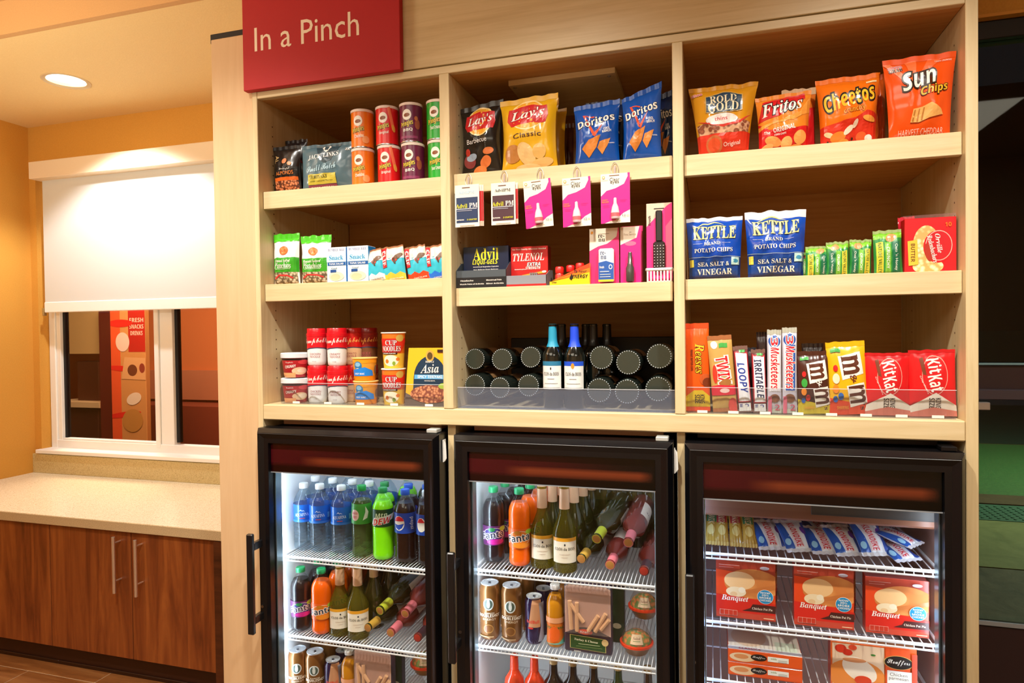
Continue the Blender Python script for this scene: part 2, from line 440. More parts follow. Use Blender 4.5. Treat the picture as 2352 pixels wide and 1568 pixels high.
# window wall with its opening
wl = W(88, 700, YB).x; wb = W(88, 1034, YB).z; wr_, wt = -2.25, 2.72
mb = MB(); mb.box(XL, wl, YB, YB+.16, 0, 3.4); mb.box(wr_, -1.2, YB, YB+.16, 0, 3.4)
mb.box(wl, wr_, YB, YB+.16, 0, wb); mb.box(wl, wr_, YB, YB+.16, wt, 3.4)
struct('wall_back', mb, yellow)
struct('wall_behind_shelves', MB().box(-1.56, .62, .62, .74, 0, 3.4).box(-1.62, -1.5, .62, YB+.1, 0, 3.4), creamw)
struct('wall_right', MB().box(XR, XR+.1, YF, .3, 0, 3.4), creamw)
struct('wall_front', MB().box(XL, XR, YF-.1, YF, 0, 3.4), creamw)
# ceilings: low soffit over the counter, higher ceiling towards the lobby
zs = H+1.36
struct('ceiling', MB().box(XL, XR, YF, .40, ZC+.03, ZC+.1), ceil2)
struct('trim_1', MB().box(XL, -1.2, .40, .4295, zs, ZC+.1), ceil2)
so = MB()
Cx, Cy, Rr = -3.28, .90, .098
# soffit slab with a round hole for the downlight
n = 40; ring = [(Cx+Rr*math.cos(2*PI*k/n), Cy+Rr*math.sin(2*PI*k/n)) for k in range(n)]
def outer(a):
    c, s = math.cos(a), math.sin(a); ts = []
    if c > 1e-6: ts.append((-1.2-Cx)/c)
    if c < -1e-6: ts.append((XL-Cx)/c)
    if s > 1e-6: ts.append((YB-Cy)/s)
    if s < -1e-6: ts.append((.4297-Cy)/s)
    t = min(ts); return (Cx+c*t, Cy+s*t)
angs = sorted(set([2*PI*k/n for k in range(n)] + [math.atan2(y-Cy, x-Cx) % (2*PI) for x in (XL, -1.2) for y in (.4297, YB)]))
vs = []; fs = []
for a in angs: vs += [(Cx+Rr*math.cos(a), Cy+Rr*math.sin(a), zs), (*outer(a), zs)]
for i in range(len(angs)):
    j = (i+1) % len(angs); fs.append([2*i, 2*i+1, 2*j+1, 2*j])
so.add(vs, fs); so.box(XL, -1.2, .4297, YB, ZC+.05, ZC+.1); struct('soffit_ceiling', so, ceilm)
# ceiling downlight
dl = empty('recessed_downlight', (Cx, Cy, zs)); tag(dl, 'round recessed downlight glowing white in the cream soffit above the blind', 'ceiling light')
MB().lathe([(.092, .0), (.112, -.004), (.114, -.002), (.114, .002), (.098, .004), (.094, .03), (.088, .05)], 40, 0, False).build('trim_ring', P('D8C6A0', .35, .3), dl, True)
MB().lathe([(.0, .018), (.091, .018), (.091, .024), (.0, .024)], 40).build('glowing_lens', emis('lamp_glow', 'FFF6E6', 7), dl)
# window in the back wall
Yw = YB+.075
win = empty('window_1', ((wl+wr_)/2, Yw, wb)); win['kind'] = 'structure'
o0 = Vector(win.location)
def wpart(name, x0, x1, y0, y1, z0, z1, m, b=.002):
    o = MB().bbox(x0-o0.x, x1-o0.x, y0-o0.y, y1-o0.y, z0-o0.z, z1-o0.z, b).build(name, m, win); return o
fx0 = wl+.004; fx1 = W(140, 850, Yw).x; gz = W(200, 1008, Yw).z; m0 = W(358, 850, Yw).x; m1 = W(397, 850, Yw).x
wpart('frame_stile', fx0, fx1-.035, Yw-.01, Yw+.05, wb+.01, wt, white)
wpart('sash_stile', fx1-.033, fx1, Yw, Yw+.04, gz-.02, wt, white)
wpart('sash_stile', m0, m0+.032, Yw-.012, Yw+.03, gz-.03, wt, white)
wpart('mullion', m0+.034, m1, Yw, Yw+.05, gz-.03, wt, white)
wpart('frame_rail', fx0, wr_, Yw-.008, Yw+.05, wb+.01, gz-.012, white)
wpart('sash_rail', fx1, m0, Yw+.002, Yw+.04, gz-.012, gz, white)
wpart('gasket', fx1, fx1+.018, Yw+.02, Yw+.05, gz, wt, darkin, .001)
wpart('gasket', m1, m1+.022, Yw+.02, Yw+.05, gz, wt, darkin, .001)
wglass = glassm('window_glass', 'E6DAD0', 0, gl=.05)
wpart('pane', fx1, m0+.01, Yw+.03, Yw+.034, gz-.01, wt, wglass, .0005)
wpart('pane', m1+.02, wr_, Yw+.03, Yw+.034, gz-.01, wt, wglass, .0005)
sl = MB().bbox(wl-.012, wr_, YB-.035, Yw, wb-.012, wb+.012, .003).build('window_sill', white); sl['kind'] = 'structure'
# roller blind
bl = empty('roller_blind', (-3.2, 1.38, 2.8)); tag(bl, 'white roller blind half lowered over the window under a cream valance box', 'blind')
def bpart(name, x0, x1, y0, y1, z0, z1, m, b=.003):
    return MB().bbox(x0+3.2, x1+3.2, y0-1.38, y1-1.38, z0-2.8, z1-2.8, b).build(name, m, bl)
vz1 = W(66, 372, 1.33).z; vz0 = W(66, 411, 1.33).z; vx = W(65, 390, 1.33).x
blindm = P('D6D8D4', .8); valm = P('EBD9BC', .6)
bpart('valance', vx, -1.9, 1.33, 1.42, vz0, vz1, valm)
bz = W(105, 718, 1.40).z; bxl = W(101, 560, 1.40).x; hem = W(105, 694, 1.40).z
bpart('fabric', bxl, -2.2, 1.398, 1.401, hem, vz0+.03, blindm, .0005)
bpart('hem_bar', bxl, -2.2, 1.391, 1.405, bz, hem, P('F6F5F0', .6), .004)
bpart('side_clip', bxl-.012, bxl-.002, 1.385, 1.41, bz-.02, bz+.03, P('A98A52', .5, .4), .002)
# counter, splashback, cabinets
zt = H-.883
ct = bx('countertop', XL, -1.64, .64, YB-.001, zt-.047, zt, quartz, b=.003)
ct.data.materials.append(quartz_shade)
for p in ct.data.polygons:
    if p.normal.y < -.5: p.material_index = 1
tag(ct, 'long speckled cream stone countertop below the window', 'countertop')
sb = bx('splashback', XL+.001, -1.64, YB-.022, YB-.001, zt, H-.76, speck('speckled_splashback', 'A8905E', 'CDBA86', 'DCCB9C'), b=.002)
tag(sb, 'low speckled stone upstand along the back of the countertop', 'splashback')
cz1 = zt-.05; cz0 = W(0, 1462, .66).z-.002
ex = [XL+.004, -3.74, W(116, 1330, .66).x, W(303, 1350, .66).x, W(499, 1370, .66).x]
def cabinet(x0, x1, doors, label, handles):
    e = empty('base_cabinet', ((x0+x1)/2, .66, 0)); tag(e, label, 'cabinet', 'walnut base cabinets'); cx = (x0+x1)/2
    MB().box(x0-cx, x1-cx, .022, .74, cz0+.002, cz1+.0).build('carcass', walnut_d, e)
    MB().box(x0-cx, x1-cx, .04, .06, .0, cz0+.002).build('kick_plate', P('33180B', .45), e)
    MB().bbox(x0-cx, x1-cx, .03, .04, .0, .018, .002).build('base_trim', P('2A140A', .4), e)
    for k in range(len(doors)-1):
        a, b = doors[k]+.002-cx, doors[k+1]-.002-cx
        d = MB().bbox(a, b, 0, .02, cz0, cz1-.004, .0015).build('door', walnut, e)
        if handles[k] is not None:
            hx, zt_, zb_ = handles[k]; hx -= cx; m = MB().tube([(hx, -.04, zb_), (hx, -.04, zt_)], .0078, 12)
            L = zt_-zb_
            for q in (.11, .79): m.tube([(hx, -.04, zt_-L*q), (hx, .002, zt_-L*q)], .0042, 8)
            m.build('bar_handle', P('F0E6DA', .35, .9), d, True)
    return e
h1 = W(261, 1297, .62); h2 = W(311, 1305, .62)
cabinet(ex[2], ex[4], [ex[2], ex[3], ex[4]], 'two-door walnut base cabinet with bar handles below the stone countertop',
        [(h1.x, W(258, 1233, .62).z, W(262, 1362, .62).z), (h2.x, W(307, 1240, .62).z, W(311, 1370, .62).z)])
cabinet(ex[0], ex[2], [ex[0], ex[1], ex[2]], 'walnut base cabinet without visible handle at the left edge of the picture', [None, None])
bx('end_filler', ex[4]+.002, -1.63, .64, .70, .0, cz1, walnut_d); tag(bpy.data.objects['end_filler'], 'dark walnut filler strip between cabinet and tan side panel', 'panel')
# ---- the room seen through the window
Yb2 = 4.3
struct('wall_far_room', MB().box(-9, -.9, Yb2, Yb2+.1, 0, 3.3), terra)
struct('wall_far_side', MB().box(-9.1, -9, 1.6, Yb2, 0, 3.3).box(-.9, -.8, 1.6, Yb2, 0, 3.3), terra)
struct('ceiling_far_room', MB().box(-9, -.8, YB+.16, Yb2, 3.2, 3.3), creamw)
area('far_room_lamp', (-4.6, 2.3, 3.1), 1.2, 230, WARM)
zz = lambda y: W(450, y, 4.28).z
wn = bx('wainscot_panel', -6.5, -1.0, 4.25, 4.299, zz(917), zz(850), P('B5704E', .6)); tag(wn, 'pinkish dado rail board along the terracotta wall of the far room', 'panel')
lo = bx('low_brown_sideboard', -6.2, -1.0, 3.9, 4.24, 0, zz(922), P('7A3420', .5), b=.004); tag(lo, 'reddish brown sideboard under the dado in the room beyond the window', 'sideboard')
def far(nm, xa, xb, ya, yb, Y, d, m, label, cat, bev=.004):
    a = W(xa, (ya+yb)/2, Y).x; b = W(xb, (ya+yb)/2, Y).x; z1 = W((xa+xb)/2, ya, Y).z; z0 = W((xa+xb)/2, yb, Y).z
    o = bx(nm, a, b, Y, Y+d, z0, z1, m, b=bev); tag(o, label, cat); return o
far('wall_cupboard', 120, 243, 620, 813, 3.6, .35, P('C9A468', .6), 'tan wall cupboard beyond the window glass', 'cupboard')
far('coffee_machine', 178, 226, 830, 921, 3.66, .3, P('4A2014', .4), 'dark boxy machine on the far room worktop', 'machine')
far('worktop', 120, 228, 922, 936, 3.55, .5, P('D9B98A', .4), 'pale narrow worktop in the room beyond the window', 'worktop')
far('tall_cabinet', 230, 262, 700, 1120, 3.5, .04, P('5E1712', .5), 'maroon tall cabinet beside the picture banner beyond the glass', 'cabinet')
far('dark_base_unit', 120, 227, 937, 1120, 3.6, .4, P('3A160E', .5), 'dark base unit under the far worktop', 'cabinet')
bn = empty('picture_banner_stand', W(293, 1008, 3.0)); tag(bn, 'tall red and orange food picture banner seen through the window', 'banner')
o1 = bn.location.copy(); o1.z = .4; bn.location = o1
ax, bxx = W(256, 860, 3.0).x-o1.x, W(335, 860, 3.0).x-o1.x; tz = W(293, 640, 3.0).z-.4
MB().bbox(ax, bxx, 0, .05, 0, tz, .004).build('panel', P('C98A4E', .5), bn)
pf = lambda y: (W(293, y, 3.0).z-.4)/tz
pprint(bn, [G([(0, 0), (.28, 0), (.28, 1), (0, 1)], 'E0562C'), R(.52, pf(808), 1, 1, 'B3241C'), T('FRESH', .76, pf(735), .4, .022, 'F2C8B0'), T('SNACKS', .76, pf(750), .4, .022, 'F2C8B0'), T('DRINKS', .76, pf(765), .35, .022, 'F2C8B0'),
    E(.3, pf(742), .35, .02, 'D8261E'), E(.3, pf(846), .45, .014, 'D8261E', -3), E(.35, pf(952), .5, .014, 'D8261E', 8), E(.35, pf(785), .2, .05, 'E8C6B4'), G([(.3, pf(870)), (1, pf(872)), (1, pf(822)), (.4, pf(820))], 'D9A06A'),
    E(.62, pf(850), .14, .03, '6E3A22', 10), E(.9, pf(845), .08, .025, '8E3A2A'), E(.65, pf(915), .22, .03, 'E6CDB4', 20), E(.6, pf(965), .3, .06, 'B9803E', 15)],
    bxx-ax, tz, lambda x, z, off: (x+(ax+bxx)/2, -off, z))

# ================================================================== shelving unit
x0, x1, x2, x3, x4, x5 = -1.389, -.759, -.728, -.095, -.068, .574
rF = .021; yB = .549
U = empty('shelving_unit', (-.4, 0, 0)); tag(U, 'built-in pale maple shelving unit of three open bays above the coolers', 'shelving')
def up(name, a, b, c, d, e, f, m, bev=.0015, par=None):
    return MB().bbox(a+.4, b+.4, c, d, e, f, bev).build(name, m, par or U)
topz = H+.753; ldt = H-.227; ldb = H-.276
up('side_panel', x0-.019, x0, 0, yB, 0, 3.12, maple_v)
up('side_panel', x5, x5+.026, 0, yB, 0, 3.12, maple_v)
for a, b in ((x1, x2), (x3, x4)):
    up('divider', a, b, 0, yB, ldt+.0005, topz, maple_v)
    up('lower_divider', a+.003, b-.003, .022, yB, 0, ldb-.0005, maple_v)
up('back_panel', x0, x5, yB+.0005, yB+.018, 0, 3.12, maple_shade)
up('top_board', x0+.0005, x5-.0005, .0, .02, topz, H+.775, maple_h)
up('roof_board', x0+.0005, x5-.0005, .0203, yB, topz, H+.775, maple_shade)
up('header_panel', x0+.0005, x5-.0005, 0, .02, H+.779, 3.12, maple_h)
up('ledge', x0+.0005, x5-.0005, 0, yB, ldb, ldt, maple_h, .003)
def ushelf(a, b, zt_, zb_, pull=0):
    s = up('shelf', a+.001, b-.001, rF+.02, yB, zt_-.028, zt_-.002, maple_shade)
    MB().bbox(a+.4+.001+pull, b+.4-.001-pull, rF, rF+.0195, zb_, zt_, .0015).build('fascia', maple_h, s)
    c = MB()
    for xx in (a+.4+.006, b+.4-.012):
        c.bbox(xx, xx+.007, .1, .115, zt_-.042, zt_-.0285, .001)
    c.build('support_pins', P('C8B8A0', .4, .5), s)
S1, S2, M1, M2, T1, T2 = [H+v for v in (.460, .1606, .4635, .1277, .4605, .131)]
ushelf(x0, x1, S1, H+.404); ushelf(x0, x1, S2, H+.105)
ushelf(x2, x3, M1, H+.406, .002); ushelf(x2, x3, M2, H+.074, .004)
ushelf(x4, x5, T1, H+.405); ushelf(x4, x5, T2, H+.076)
dots = MB()
for xx, sgn in ((x0, 1), (x1, -1), (x2, 1), (x3, -1), (x4, 1), (x5, -1)):
    for yy in (.075, .44):
        z = ldt+.08
        while z < topz-.05:
            xa = xx+sgn*.0003; m = [(xa+.4, yy+.0028*math.cos(k*PI/3), z+.0028*math.sin(k*PI/3)) for k in range(6)]
            dots.add(m, [list(range(6)) if sgn > 0 else list(range(6))[::-1]]); z += .032
o = dots.build('peg_holes', P('5A3A1C', .8), U); o['kind'] = 'stuff'
# board fixed under the roof of the middle bay
hb = empty('hanging_board', (-.42, .11, topz)); tag(hb, 'small maple board screwed under the roof of the middle bay', 'board')
MB().bbox(-.16, .16, 0, .33, -.017, -.0003, .001).build('board', maple_h, hb)
for xx in (-.145, .14): MB().lathe([(0, -.0205), (.004, -.0195), (.006, -.0172), (.006, -.017)], 14).build('screw', P('C9BFB2', .3, 1), hb, True).location = (xx, .02, 0)
# tan side panel and what lies on it
sp = bx('tan_side_panel', -1.567, -1.4085, .004, .615, 0, H+.967, panelm, b=.002); tag(sp, 'tall plain tan laminate panel left of the shelving unit', 'panel')
bk = bx('black_tray', W(497, 80, .06).x, -1.425, .03, .5, H+.9675, W(525, 72, .03).z, darkin, b=.002); tag(bk, 'flat black tray lying on top of the tan side panel', 'tray')
# red sign
sg = empty('sign_board', (-1.1465, -.022, H+.774)); tag(sg, 'large red square sign reading In a Pinch above the left bay', 'sign')
sgw, sgh = .551, .36
MB().bbox(-sgw/2, sgw/2, 0, .0215, 0, sgh, .0015).build('board', P('B8101C', .6), sg)
def sfx(px, py): p = W(px, py, -.022); return (p.x-sg.location.x+sgw/2)/sgw, (p.z-sg.location.z)/sgh
a = sfx(585, 115); b = sfx(824, 30)
cxs, czs = (a[0]+b[0])/2, 0
zl = sfx(597, 116)[1]; zh = sfx(597, 66)[1]
pprint(sg, [T('In a Pinch', cxs, (zl+zh)/2+.004, b[0]-a[0], (zh-zl)*1.1, 'FAEAD4', 'n')], sgw, sgh, lambda x, z, off: (x, -off, z), name='lettering')
# acrylic lips standing on the ledge
def lip(xa, xb, z1, Y, label, acrylic=acrylic):
    e = empty('acrylic_guard', ((xa+xb)/2, Y, ldt)); tag(e, label, 'shelf guard')
    hw = (xb-xa)/2
    MB().bbox(-hw, hw, 0, .0025, .0003, z1, .0004).build('upright_sheet', acrylic, e)
    MB().bbox(-hw, hw, .0026, .05, .0003, .0025, .0004).build('foot', acrylic, e)
    MB().box(-hw, hw, -.0003, .0028, z1, z1+.0012).build('polished_edge', P('D8DAE0', .2), e)
    return e
lz = lambda x, y, Y: W(x, y, Y).z-ldt
g1 = lip(W(645, 900, .03).x, x1-.002, lz(860, 882, .03), .03, 'clear acrylic guard in front of the soups and noodle cups')
g2 = lip(x2+.006, x3-.002, lz(1300, 893, .02), .02, 'clear acrylic guard in front of the wine bottles', acrylic_h)
g3 = lip(x4+.003, x5-.012, lz(1880, 893, .025), .025, 'clear acrylic guard in front of the chocolate bars')
for g, n_ in ((g1, 5), (g3, 8)):
    hw = (abs(g.children[0].bound_box[0][0]))
    for k in range(n_):
        xx = -hw+2*hw*(k+.5)/n_
        MB().bbox(xx-.013, xx+.013, -.0012, -.0003, .002, .009, .0003).build('price_tag', P('F2EEDC', .5), g)
# ================================================================== right hand door and night outside
Yd = .3
dz = lambda y: W(2300, y, Yd).z
struct('wall_beside_door', MB().box(.601, XR, Yd-.02, Yd+.1, dz(43), 3.4), yellow)
struct('trim_2', MB().box(.601, XR, Yd-.025, Yd-.02, dz(43)-.0, dz(36), 0), P('E0A040', .6))
dr = empty('door_1', (1.2, Yd, 0)); dr['kind'] = 'structure'
br = P('1E1410', .35); br2 = P('2A1C1E', .3)
def dpart(nm, xa, xb, ya, yb, z0, z1, m, b=.002): return MB().bbox(xa-1.2, xb-1.2, ya, yb, z0, z1, b).build(nm, m, dr)
dpart('head_rail', .602, 2.0, .0, .06, dz(43)-.05, dz(43)-.001, P('0C0907', .5))
dpart('mid_rail', .602, 2.0, .005, .05, dz(900), dz(839), br2)
dpart('rail_edge', .602, 2.0, -.002, .004, dz(838), dz(833), P('7FA8B4', .25, .6), .0005)
dpart('push_bar', .602, 2.0, -.03, .003, dz(916), dz(893), P('4A4248', .3, .5))
dpart('latch', W(2246, 930, Yd).x-.02, W(2262, 930, Yd).x, -.04, -.01, dz(939), dz(921), P('B8B4B0', .3, .8))
dpart('bottom_rail', .602, 2.0, .0, .05, .02, dz(1440), br2)
dpart('bottom_edge', .602, 2.0, -.004, .002, dz(1438), dz(1428), P('A8B4BC', .25, .6), .0005)
dpart('glass', .602, 2.0, .02, .026, dz(1438), dz(43)-.05, glassm('dark_door_glass', 'C8CCC4', 0, gl=.05), .0005)
def ground(nm, y0, y1, z, m, label, cat):
    a = WZ(2300, y0, .0).y; b = WZ(2300, y1, .0).y
    o = bx(nm, .62, 9, b, a, -.006, z, m); tag(o, label, cat); return o
def natm(name, a, b_, s, bs=.4):
    m, t, b = new(name); v = coords(t); f = noi(t, v, s, 6, .65, .6); c = ramp(t, f, [(.3, a), (.7, b_)])
    t.links.new(c, b.inputs['Base Color']); b.inputs['Roughness'].default_value = .7; bump(t, b, f, bs, .02); return m
ground('slate_paving', 1306, 1700, .0, natm('slate', '4A443A', '766A58', 5), 'dark slate paving just outside the glass door', 'paving')
ground('stone_paving', 1197, 1304, .001, natm('stone', '7A8050', '9A9A66', 4), 'pale greenish stone paving beyond the slate outside the door', 'paving')
tm = ground('tactile_strip', 1160, 1196, .002, P('3E6A58', .6), 'green studded tactile strip across the walkway outside', 'paving')
tb = MB(); ya, yb_ = WZ(2300, 1194, 0).y, WZ(2300, 1162, 0).y
yy = ya+.03
while yy < yb_-.02:
    for k in range(60):
        tb.lathe([(.014, .002), (.011, .008), (0, .009)], 6)
        nv = 18; X = 1.0+k*.06
        for q in range(len(tb.v)-nv, len(tb.v)):
            v = tb.v[q]; tb.v[q] = (v[0]+X, v[1]+yy, v[2])
    yy += .06
so_ = tb.build('stud', P('4A7A66', .5)); so_['kind'] = 'stuff'; so_.parent = tm
ground('brown_kerb', 1137, 1158, .004, natm('kerb', '4A3A28', '5E4A34', 6), 'brown kerb strip beyond the tactile paving', 'kerb')
ground('lawn', 1020, 1136, .0, natm('lawn', '2E5A34', '4E7A44', 30), 'strip of green lawn lit at night outside', 'lawn')
ground('dark_road', 930, 1018, .0, natm('road', '14302C', '1E3C38', 1), 'dark road behind the lawn outside', 'road')
o = bx('night_hedge', .7, 16, 16, 16.6, 0, 1.5, natm('hedge', '1A2A22', '12201A', 3)); tag(o, 'dark hedge across the road outside the door', 'hedge')
o = bx('far_building', .7, 30, 22, 24, 0, 9, P('5A3A2A', .8)); tag(o, 'brown building barely visible in the night outside', 'building')
area('outdoor_lamp', (4.2, 6.0, 3.2), .6, 330, (.85, 1, .72))
# ================================================================== glass-door coolers
def headerm():  # orange streak on maroon, drawn as a colour gradient
    m, t, b = new('streaked_header'); v = coords(t, (1, 1, 1), kind='Generated')
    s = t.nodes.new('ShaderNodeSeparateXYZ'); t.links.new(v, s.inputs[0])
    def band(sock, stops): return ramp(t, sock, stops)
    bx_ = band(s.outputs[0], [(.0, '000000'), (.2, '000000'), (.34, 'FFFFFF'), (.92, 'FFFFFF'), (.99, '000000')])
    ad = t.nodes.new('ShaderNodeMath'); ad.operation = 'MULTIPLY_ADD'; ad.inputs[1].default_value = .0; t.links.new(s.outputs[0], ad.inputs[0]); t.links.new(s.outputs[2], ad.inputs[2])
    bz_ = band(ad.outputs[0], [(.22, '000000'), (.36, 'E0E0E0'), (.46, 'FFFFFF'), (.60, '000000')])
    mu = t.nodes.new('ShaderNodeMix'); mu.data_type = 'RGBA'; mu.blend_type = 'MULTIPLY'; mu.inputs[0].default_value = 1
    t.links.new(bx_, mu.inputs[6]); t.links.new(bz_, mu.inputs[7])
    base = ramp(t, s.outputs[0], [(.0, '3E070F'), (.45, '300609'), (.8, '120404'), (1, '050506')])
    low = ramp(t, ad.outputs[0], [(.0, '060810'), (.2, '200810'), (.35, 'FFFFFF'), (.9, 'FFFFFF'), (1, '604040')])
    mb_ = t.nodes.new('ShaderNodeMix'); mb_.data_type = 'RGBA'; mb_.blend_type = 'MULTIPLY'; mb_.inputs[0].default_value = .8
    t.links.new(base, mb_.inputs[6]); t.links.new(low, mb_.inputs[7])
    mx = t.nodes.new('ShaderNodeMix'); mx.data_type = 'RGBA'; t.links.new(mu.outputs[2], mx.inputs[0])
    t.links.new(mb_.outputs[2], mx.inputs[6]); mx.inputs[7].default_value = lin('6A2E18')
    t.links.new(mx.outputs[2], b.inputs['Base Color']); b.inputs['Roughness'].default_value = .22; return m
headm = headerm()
tubem = emis('cool_light_tube', 'DCEEFF', 22); tubeb = emis('blue_light_strip', 'A8CCFF', 14); doorin = P('3E6C86', .35); alum = P('8FA4B0', .3, .8)
def cooler(xa, xb, hz, shelves, label, wirestep, ys, freezer=False, gapm=P('C89878', .5)):
    """xa..xb outer door edges; hz = header top and bottom"""
    cx = (xa+xb)/2; hw = (xb-xa)/2; e = empty('glass_door_cooler', (cx, 0, 0)); tag(e, label, 'refrigerator')
    zt_ = H-.298; zb_ = .14; yb = .528
    # cabinet shell
    m = MB()
    for (a, b, c, d, f, g) in ((-hw+.004, -hw+.018, .024, yb, .06, zt_-.004), (hw-.018, hw-.004, .024, yb, .06, zt_-.004), (-hw+.018, hw-.018, yb-.014, yb, .06, zt_-.004),
                               (-hw+.018, hw-.018, .024, yb-.014, zt_-.018, zt_-.004), (-hw+.018, hw-.018, .024, yb-.014, .06, .2)):
        m.box(a, b, c, d, f, g)
    m.build('cabinet', blackr, e)
    m = MB()
    for (a, b, c, d, f, g) in ((-hw+.0182, -hw+.024, .026, yb-.015, .205, zt_-.019), (hw-.024, hw-.0182, .026, yb-.015, .205, zt_-.019), (-hw+.024, hw-.024, yb-.022, yb-.0145, .205, zt_-.019),
                               (-hw+.024, hw-.024, .026, yb-.022, zt_-.028, zt_-.019), (-hw+.024, hw-.024, .026, yb-.022, .2005, .205)):
        m.box(a, b, c, d, f, g)
    m.build('inner_liner', P('F4F6F8' if not freezer else 'A88478', .5), e)  # freezer liner coloured brown for the warm reflection over its interior
    MB().bbox(-hw+.03, hw-.03, .06, yb, zt_+.0005, ldb-.002, .001).build('top_housing', gapm, e)
    MB().bbox(-hw+.01, hw-.01, .01, .05, .0, .12, .003).build('kick_grille', blackr, e)
    # mitred door frame: profile (inset from the outer edge, y)
    prof = [(.0, .02), (.0, -.03), (.012, -.05), (.016, -.05), (.03, -.042), (.045, -.042), (.045, .018), (.0, .02)]
    vs = []; fs = []
    for i, y in prof:
        vs += [(-hw+i, y, zb_+i), (hw-i, y, zb_+i), (hw-i, y, zt_-i), (-hw+i, y, zt_-i)]
    for k in range(len(prof)-1):
        for q in range(4): fs.append([4*k+q, 4*k+(q+1) % 4, 4*(k+1)+(q+1) % 4, 4*(k+1)+q])
    fr = mesh('door_frame', vs, fs, [blackp], e)
    # thin bright lines modelled for the highlight on ridge and mitre
    MB().tube([(-hw+.0005, -.0305, zt_-.0005), (-hw+.014, -.0508, zt_-.014), (hw-.014, -.0508, zt_-.014), (hw-.0005, -.0305, zt_-.0005)], .0006, 5).build('ridge_highlight', P('8A9098', .25, .9), fr)
    oz1, oz0 = zt_-.045, zb_+.045
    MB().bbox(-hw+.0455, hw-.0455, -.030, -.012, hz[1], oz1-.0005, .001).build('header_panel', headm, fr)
    MB().box(-hw+.0455, hw-.0455, -.031, -.011, hz[1]-.003, hz[1]-.0002).build('header_edge', P('B8C4D0', .25, .6), fr)
    MB().bbox(-hw+.0455, hw-.0455, -.020, -.016, oz0, hz[1]-.0032, .0005).build('glass_pane', door_glass, fr)
    # aluminium inner lining of the door with light strips
    for s in (-1, 1):
        a = s*(hw-.046); q = MB().bbox(min(a, a-s*.004), max(a, a-s*.004), -.014, .017, oz0, hz[1], .0005); q.build('inner_lining', alum, fr)
    # handle
    hd = MB(); hx = -hw+.012
    hd.bbox(hx-.011, hx+.011, -.10, -.085, H-.931, H-.618, .003)
    for z in (H-.66, H-.89): hd.bbox(hx-.006, hx+.01, -.0855, -.045, z-.012, z+.012, .002)
    hd.build('handle', P('141416', .3, 0, .3), fr)
    MB().lathe([(.0, -.003), (.004, -.002), (.005, 0)], 10).build('screw', P('9A9A9A', .3, 1), fr, True).matrix_local = Matrix.Translation((-hw+.02, -.052, H-.86)) @ Matrix.Rotation(-PI/2, 4, 'X').inverted()
    MB().bbox(hw-.045, hw-.012, -.02, .02, zt_+.0005, zt_+.012, .002).build('hinge', P('C8CCC8', .35, .3) if not freezer else blackp, e)
    if not freezer:
        MB().add([(hw+.004, -.005, zt_-.02), (hw+.01, -.004, zt_-.03), (hw+.012, -.004, zt_-.075), (hw+.0045, -.005, zt_-.085)], [(0, 1, 2, 3)]).box(hw+.002, hw+.004, -.01, .01, zt_-.085, zt_-.02).build('torn_gasket', white, e)
    # light tubes
    for s in ((-1,) if not freezer else (1, -1)):
        xx = s*(hw-.036)
        MB().tube([(xx, .03, .25), (xx, .03, hz[1]+.02)], .007, 10).build('light_tube', tubem if not freezer or s > 0 else tubeb, e)
    if not freezer: MB().tube([(-hw+.06, .045, zt_-.05), (hw-.06, .045, zt_-.05)], .009, 10).build('light_tube', tubem, e)
    else: MB().tube([(-hw+.06, .075, zt_-.04), (hw-.06, .075, zt_-.04)], .009, 10).build('light_tube', tubeb, e)
    # wire shelves
    y0, y1 = ys; sw = hw-.03; wl_ = y1-y0
    wm = bpy.data.meshes.new('wire'); q = MB().tube([(0, 0, -.012), (0, .0015, -.003), (0, .006, 0), (0, wl_, 0)], .0016, 5); wm.from_pydata(q.v, [], q.f); wm.materials.append(wirem)
    for z in shelves:
        s = MB(); r = .0042
        s.tube([(-sw, y1, z), (-sw, y0+.02, z), (-sw+.006, y0+.006, z), (-sw+.02, y0, z), (sw-.02, y0, z), (sw-.006, y0+.006, z), (sw, y0+.02, z), (sw, y1, z)], r, 8)
        s.tube([(-sw+.01, y0+.001, z-.013), (sw-.01, y0+.001, z-.013)], .0026, 6)
        s.tube([(-sw, y1, z), (sw, y1, z)], .003, 6); s.tube([(-sw, y0+.2, z-.0025), (sw, y0+.2, z-.0025)], .0025, 6)
        so = s.build('wire_shelf', wirem, e, True); n = int((2*sw-.03)/wirestep)
        for k in range(n+1):
            o = bpy.data.objects.new('wire', wm); link(o, so); o.location = (-sw+.015+(2*sw-.03)*k/n, y0, z)
    return e
F1Z = [H-.729, H-.989, H-1.215]; F2Z = [H-.711, H-.939, H-1.20]; F3Z = [H-.606, H-.790, H-.948]
TH = .0042
cooler(-1.385, -.762, (0, H-.435), F1Z, 'left black-framed cooler with glass door, rows of soda and water bottles inside', .0112, (.04, .44))
cooler(-.716, -.100, (0, H-.428), F2Z, 'middle black-framed cooler with glass door, orange sodas and wine inside', .0112, (.04, .44))
fz = cooler(-.070, .562, (0, H-.439), F3Z, 'right black-framed freezer with glass door, ice creams and boxed meals inside', .0205, (.045, .44), True, P('1C1416', .5))
ev = empty('evaporator_cover', (0, .08, H-.46)); ev.parent = fz; ev.location = (0, .08, H-.46)
pz0 = W(1890, 1200, .08).z; bpy.data.objects.remove(ev)
MB().bbox(-.29, .29, .08, .2, pz0, H-.33, .006).build('evaporator_cover', P('8A5A44', .35), fz)  # brown base colour stands for the warm room reflected in the cover
MB().bbox(.0, .285, .077, .0795, W(2000, 1186, .08).z-.004, H-.45, .001).build('vent_grille', P('3A3430', .5), fz)
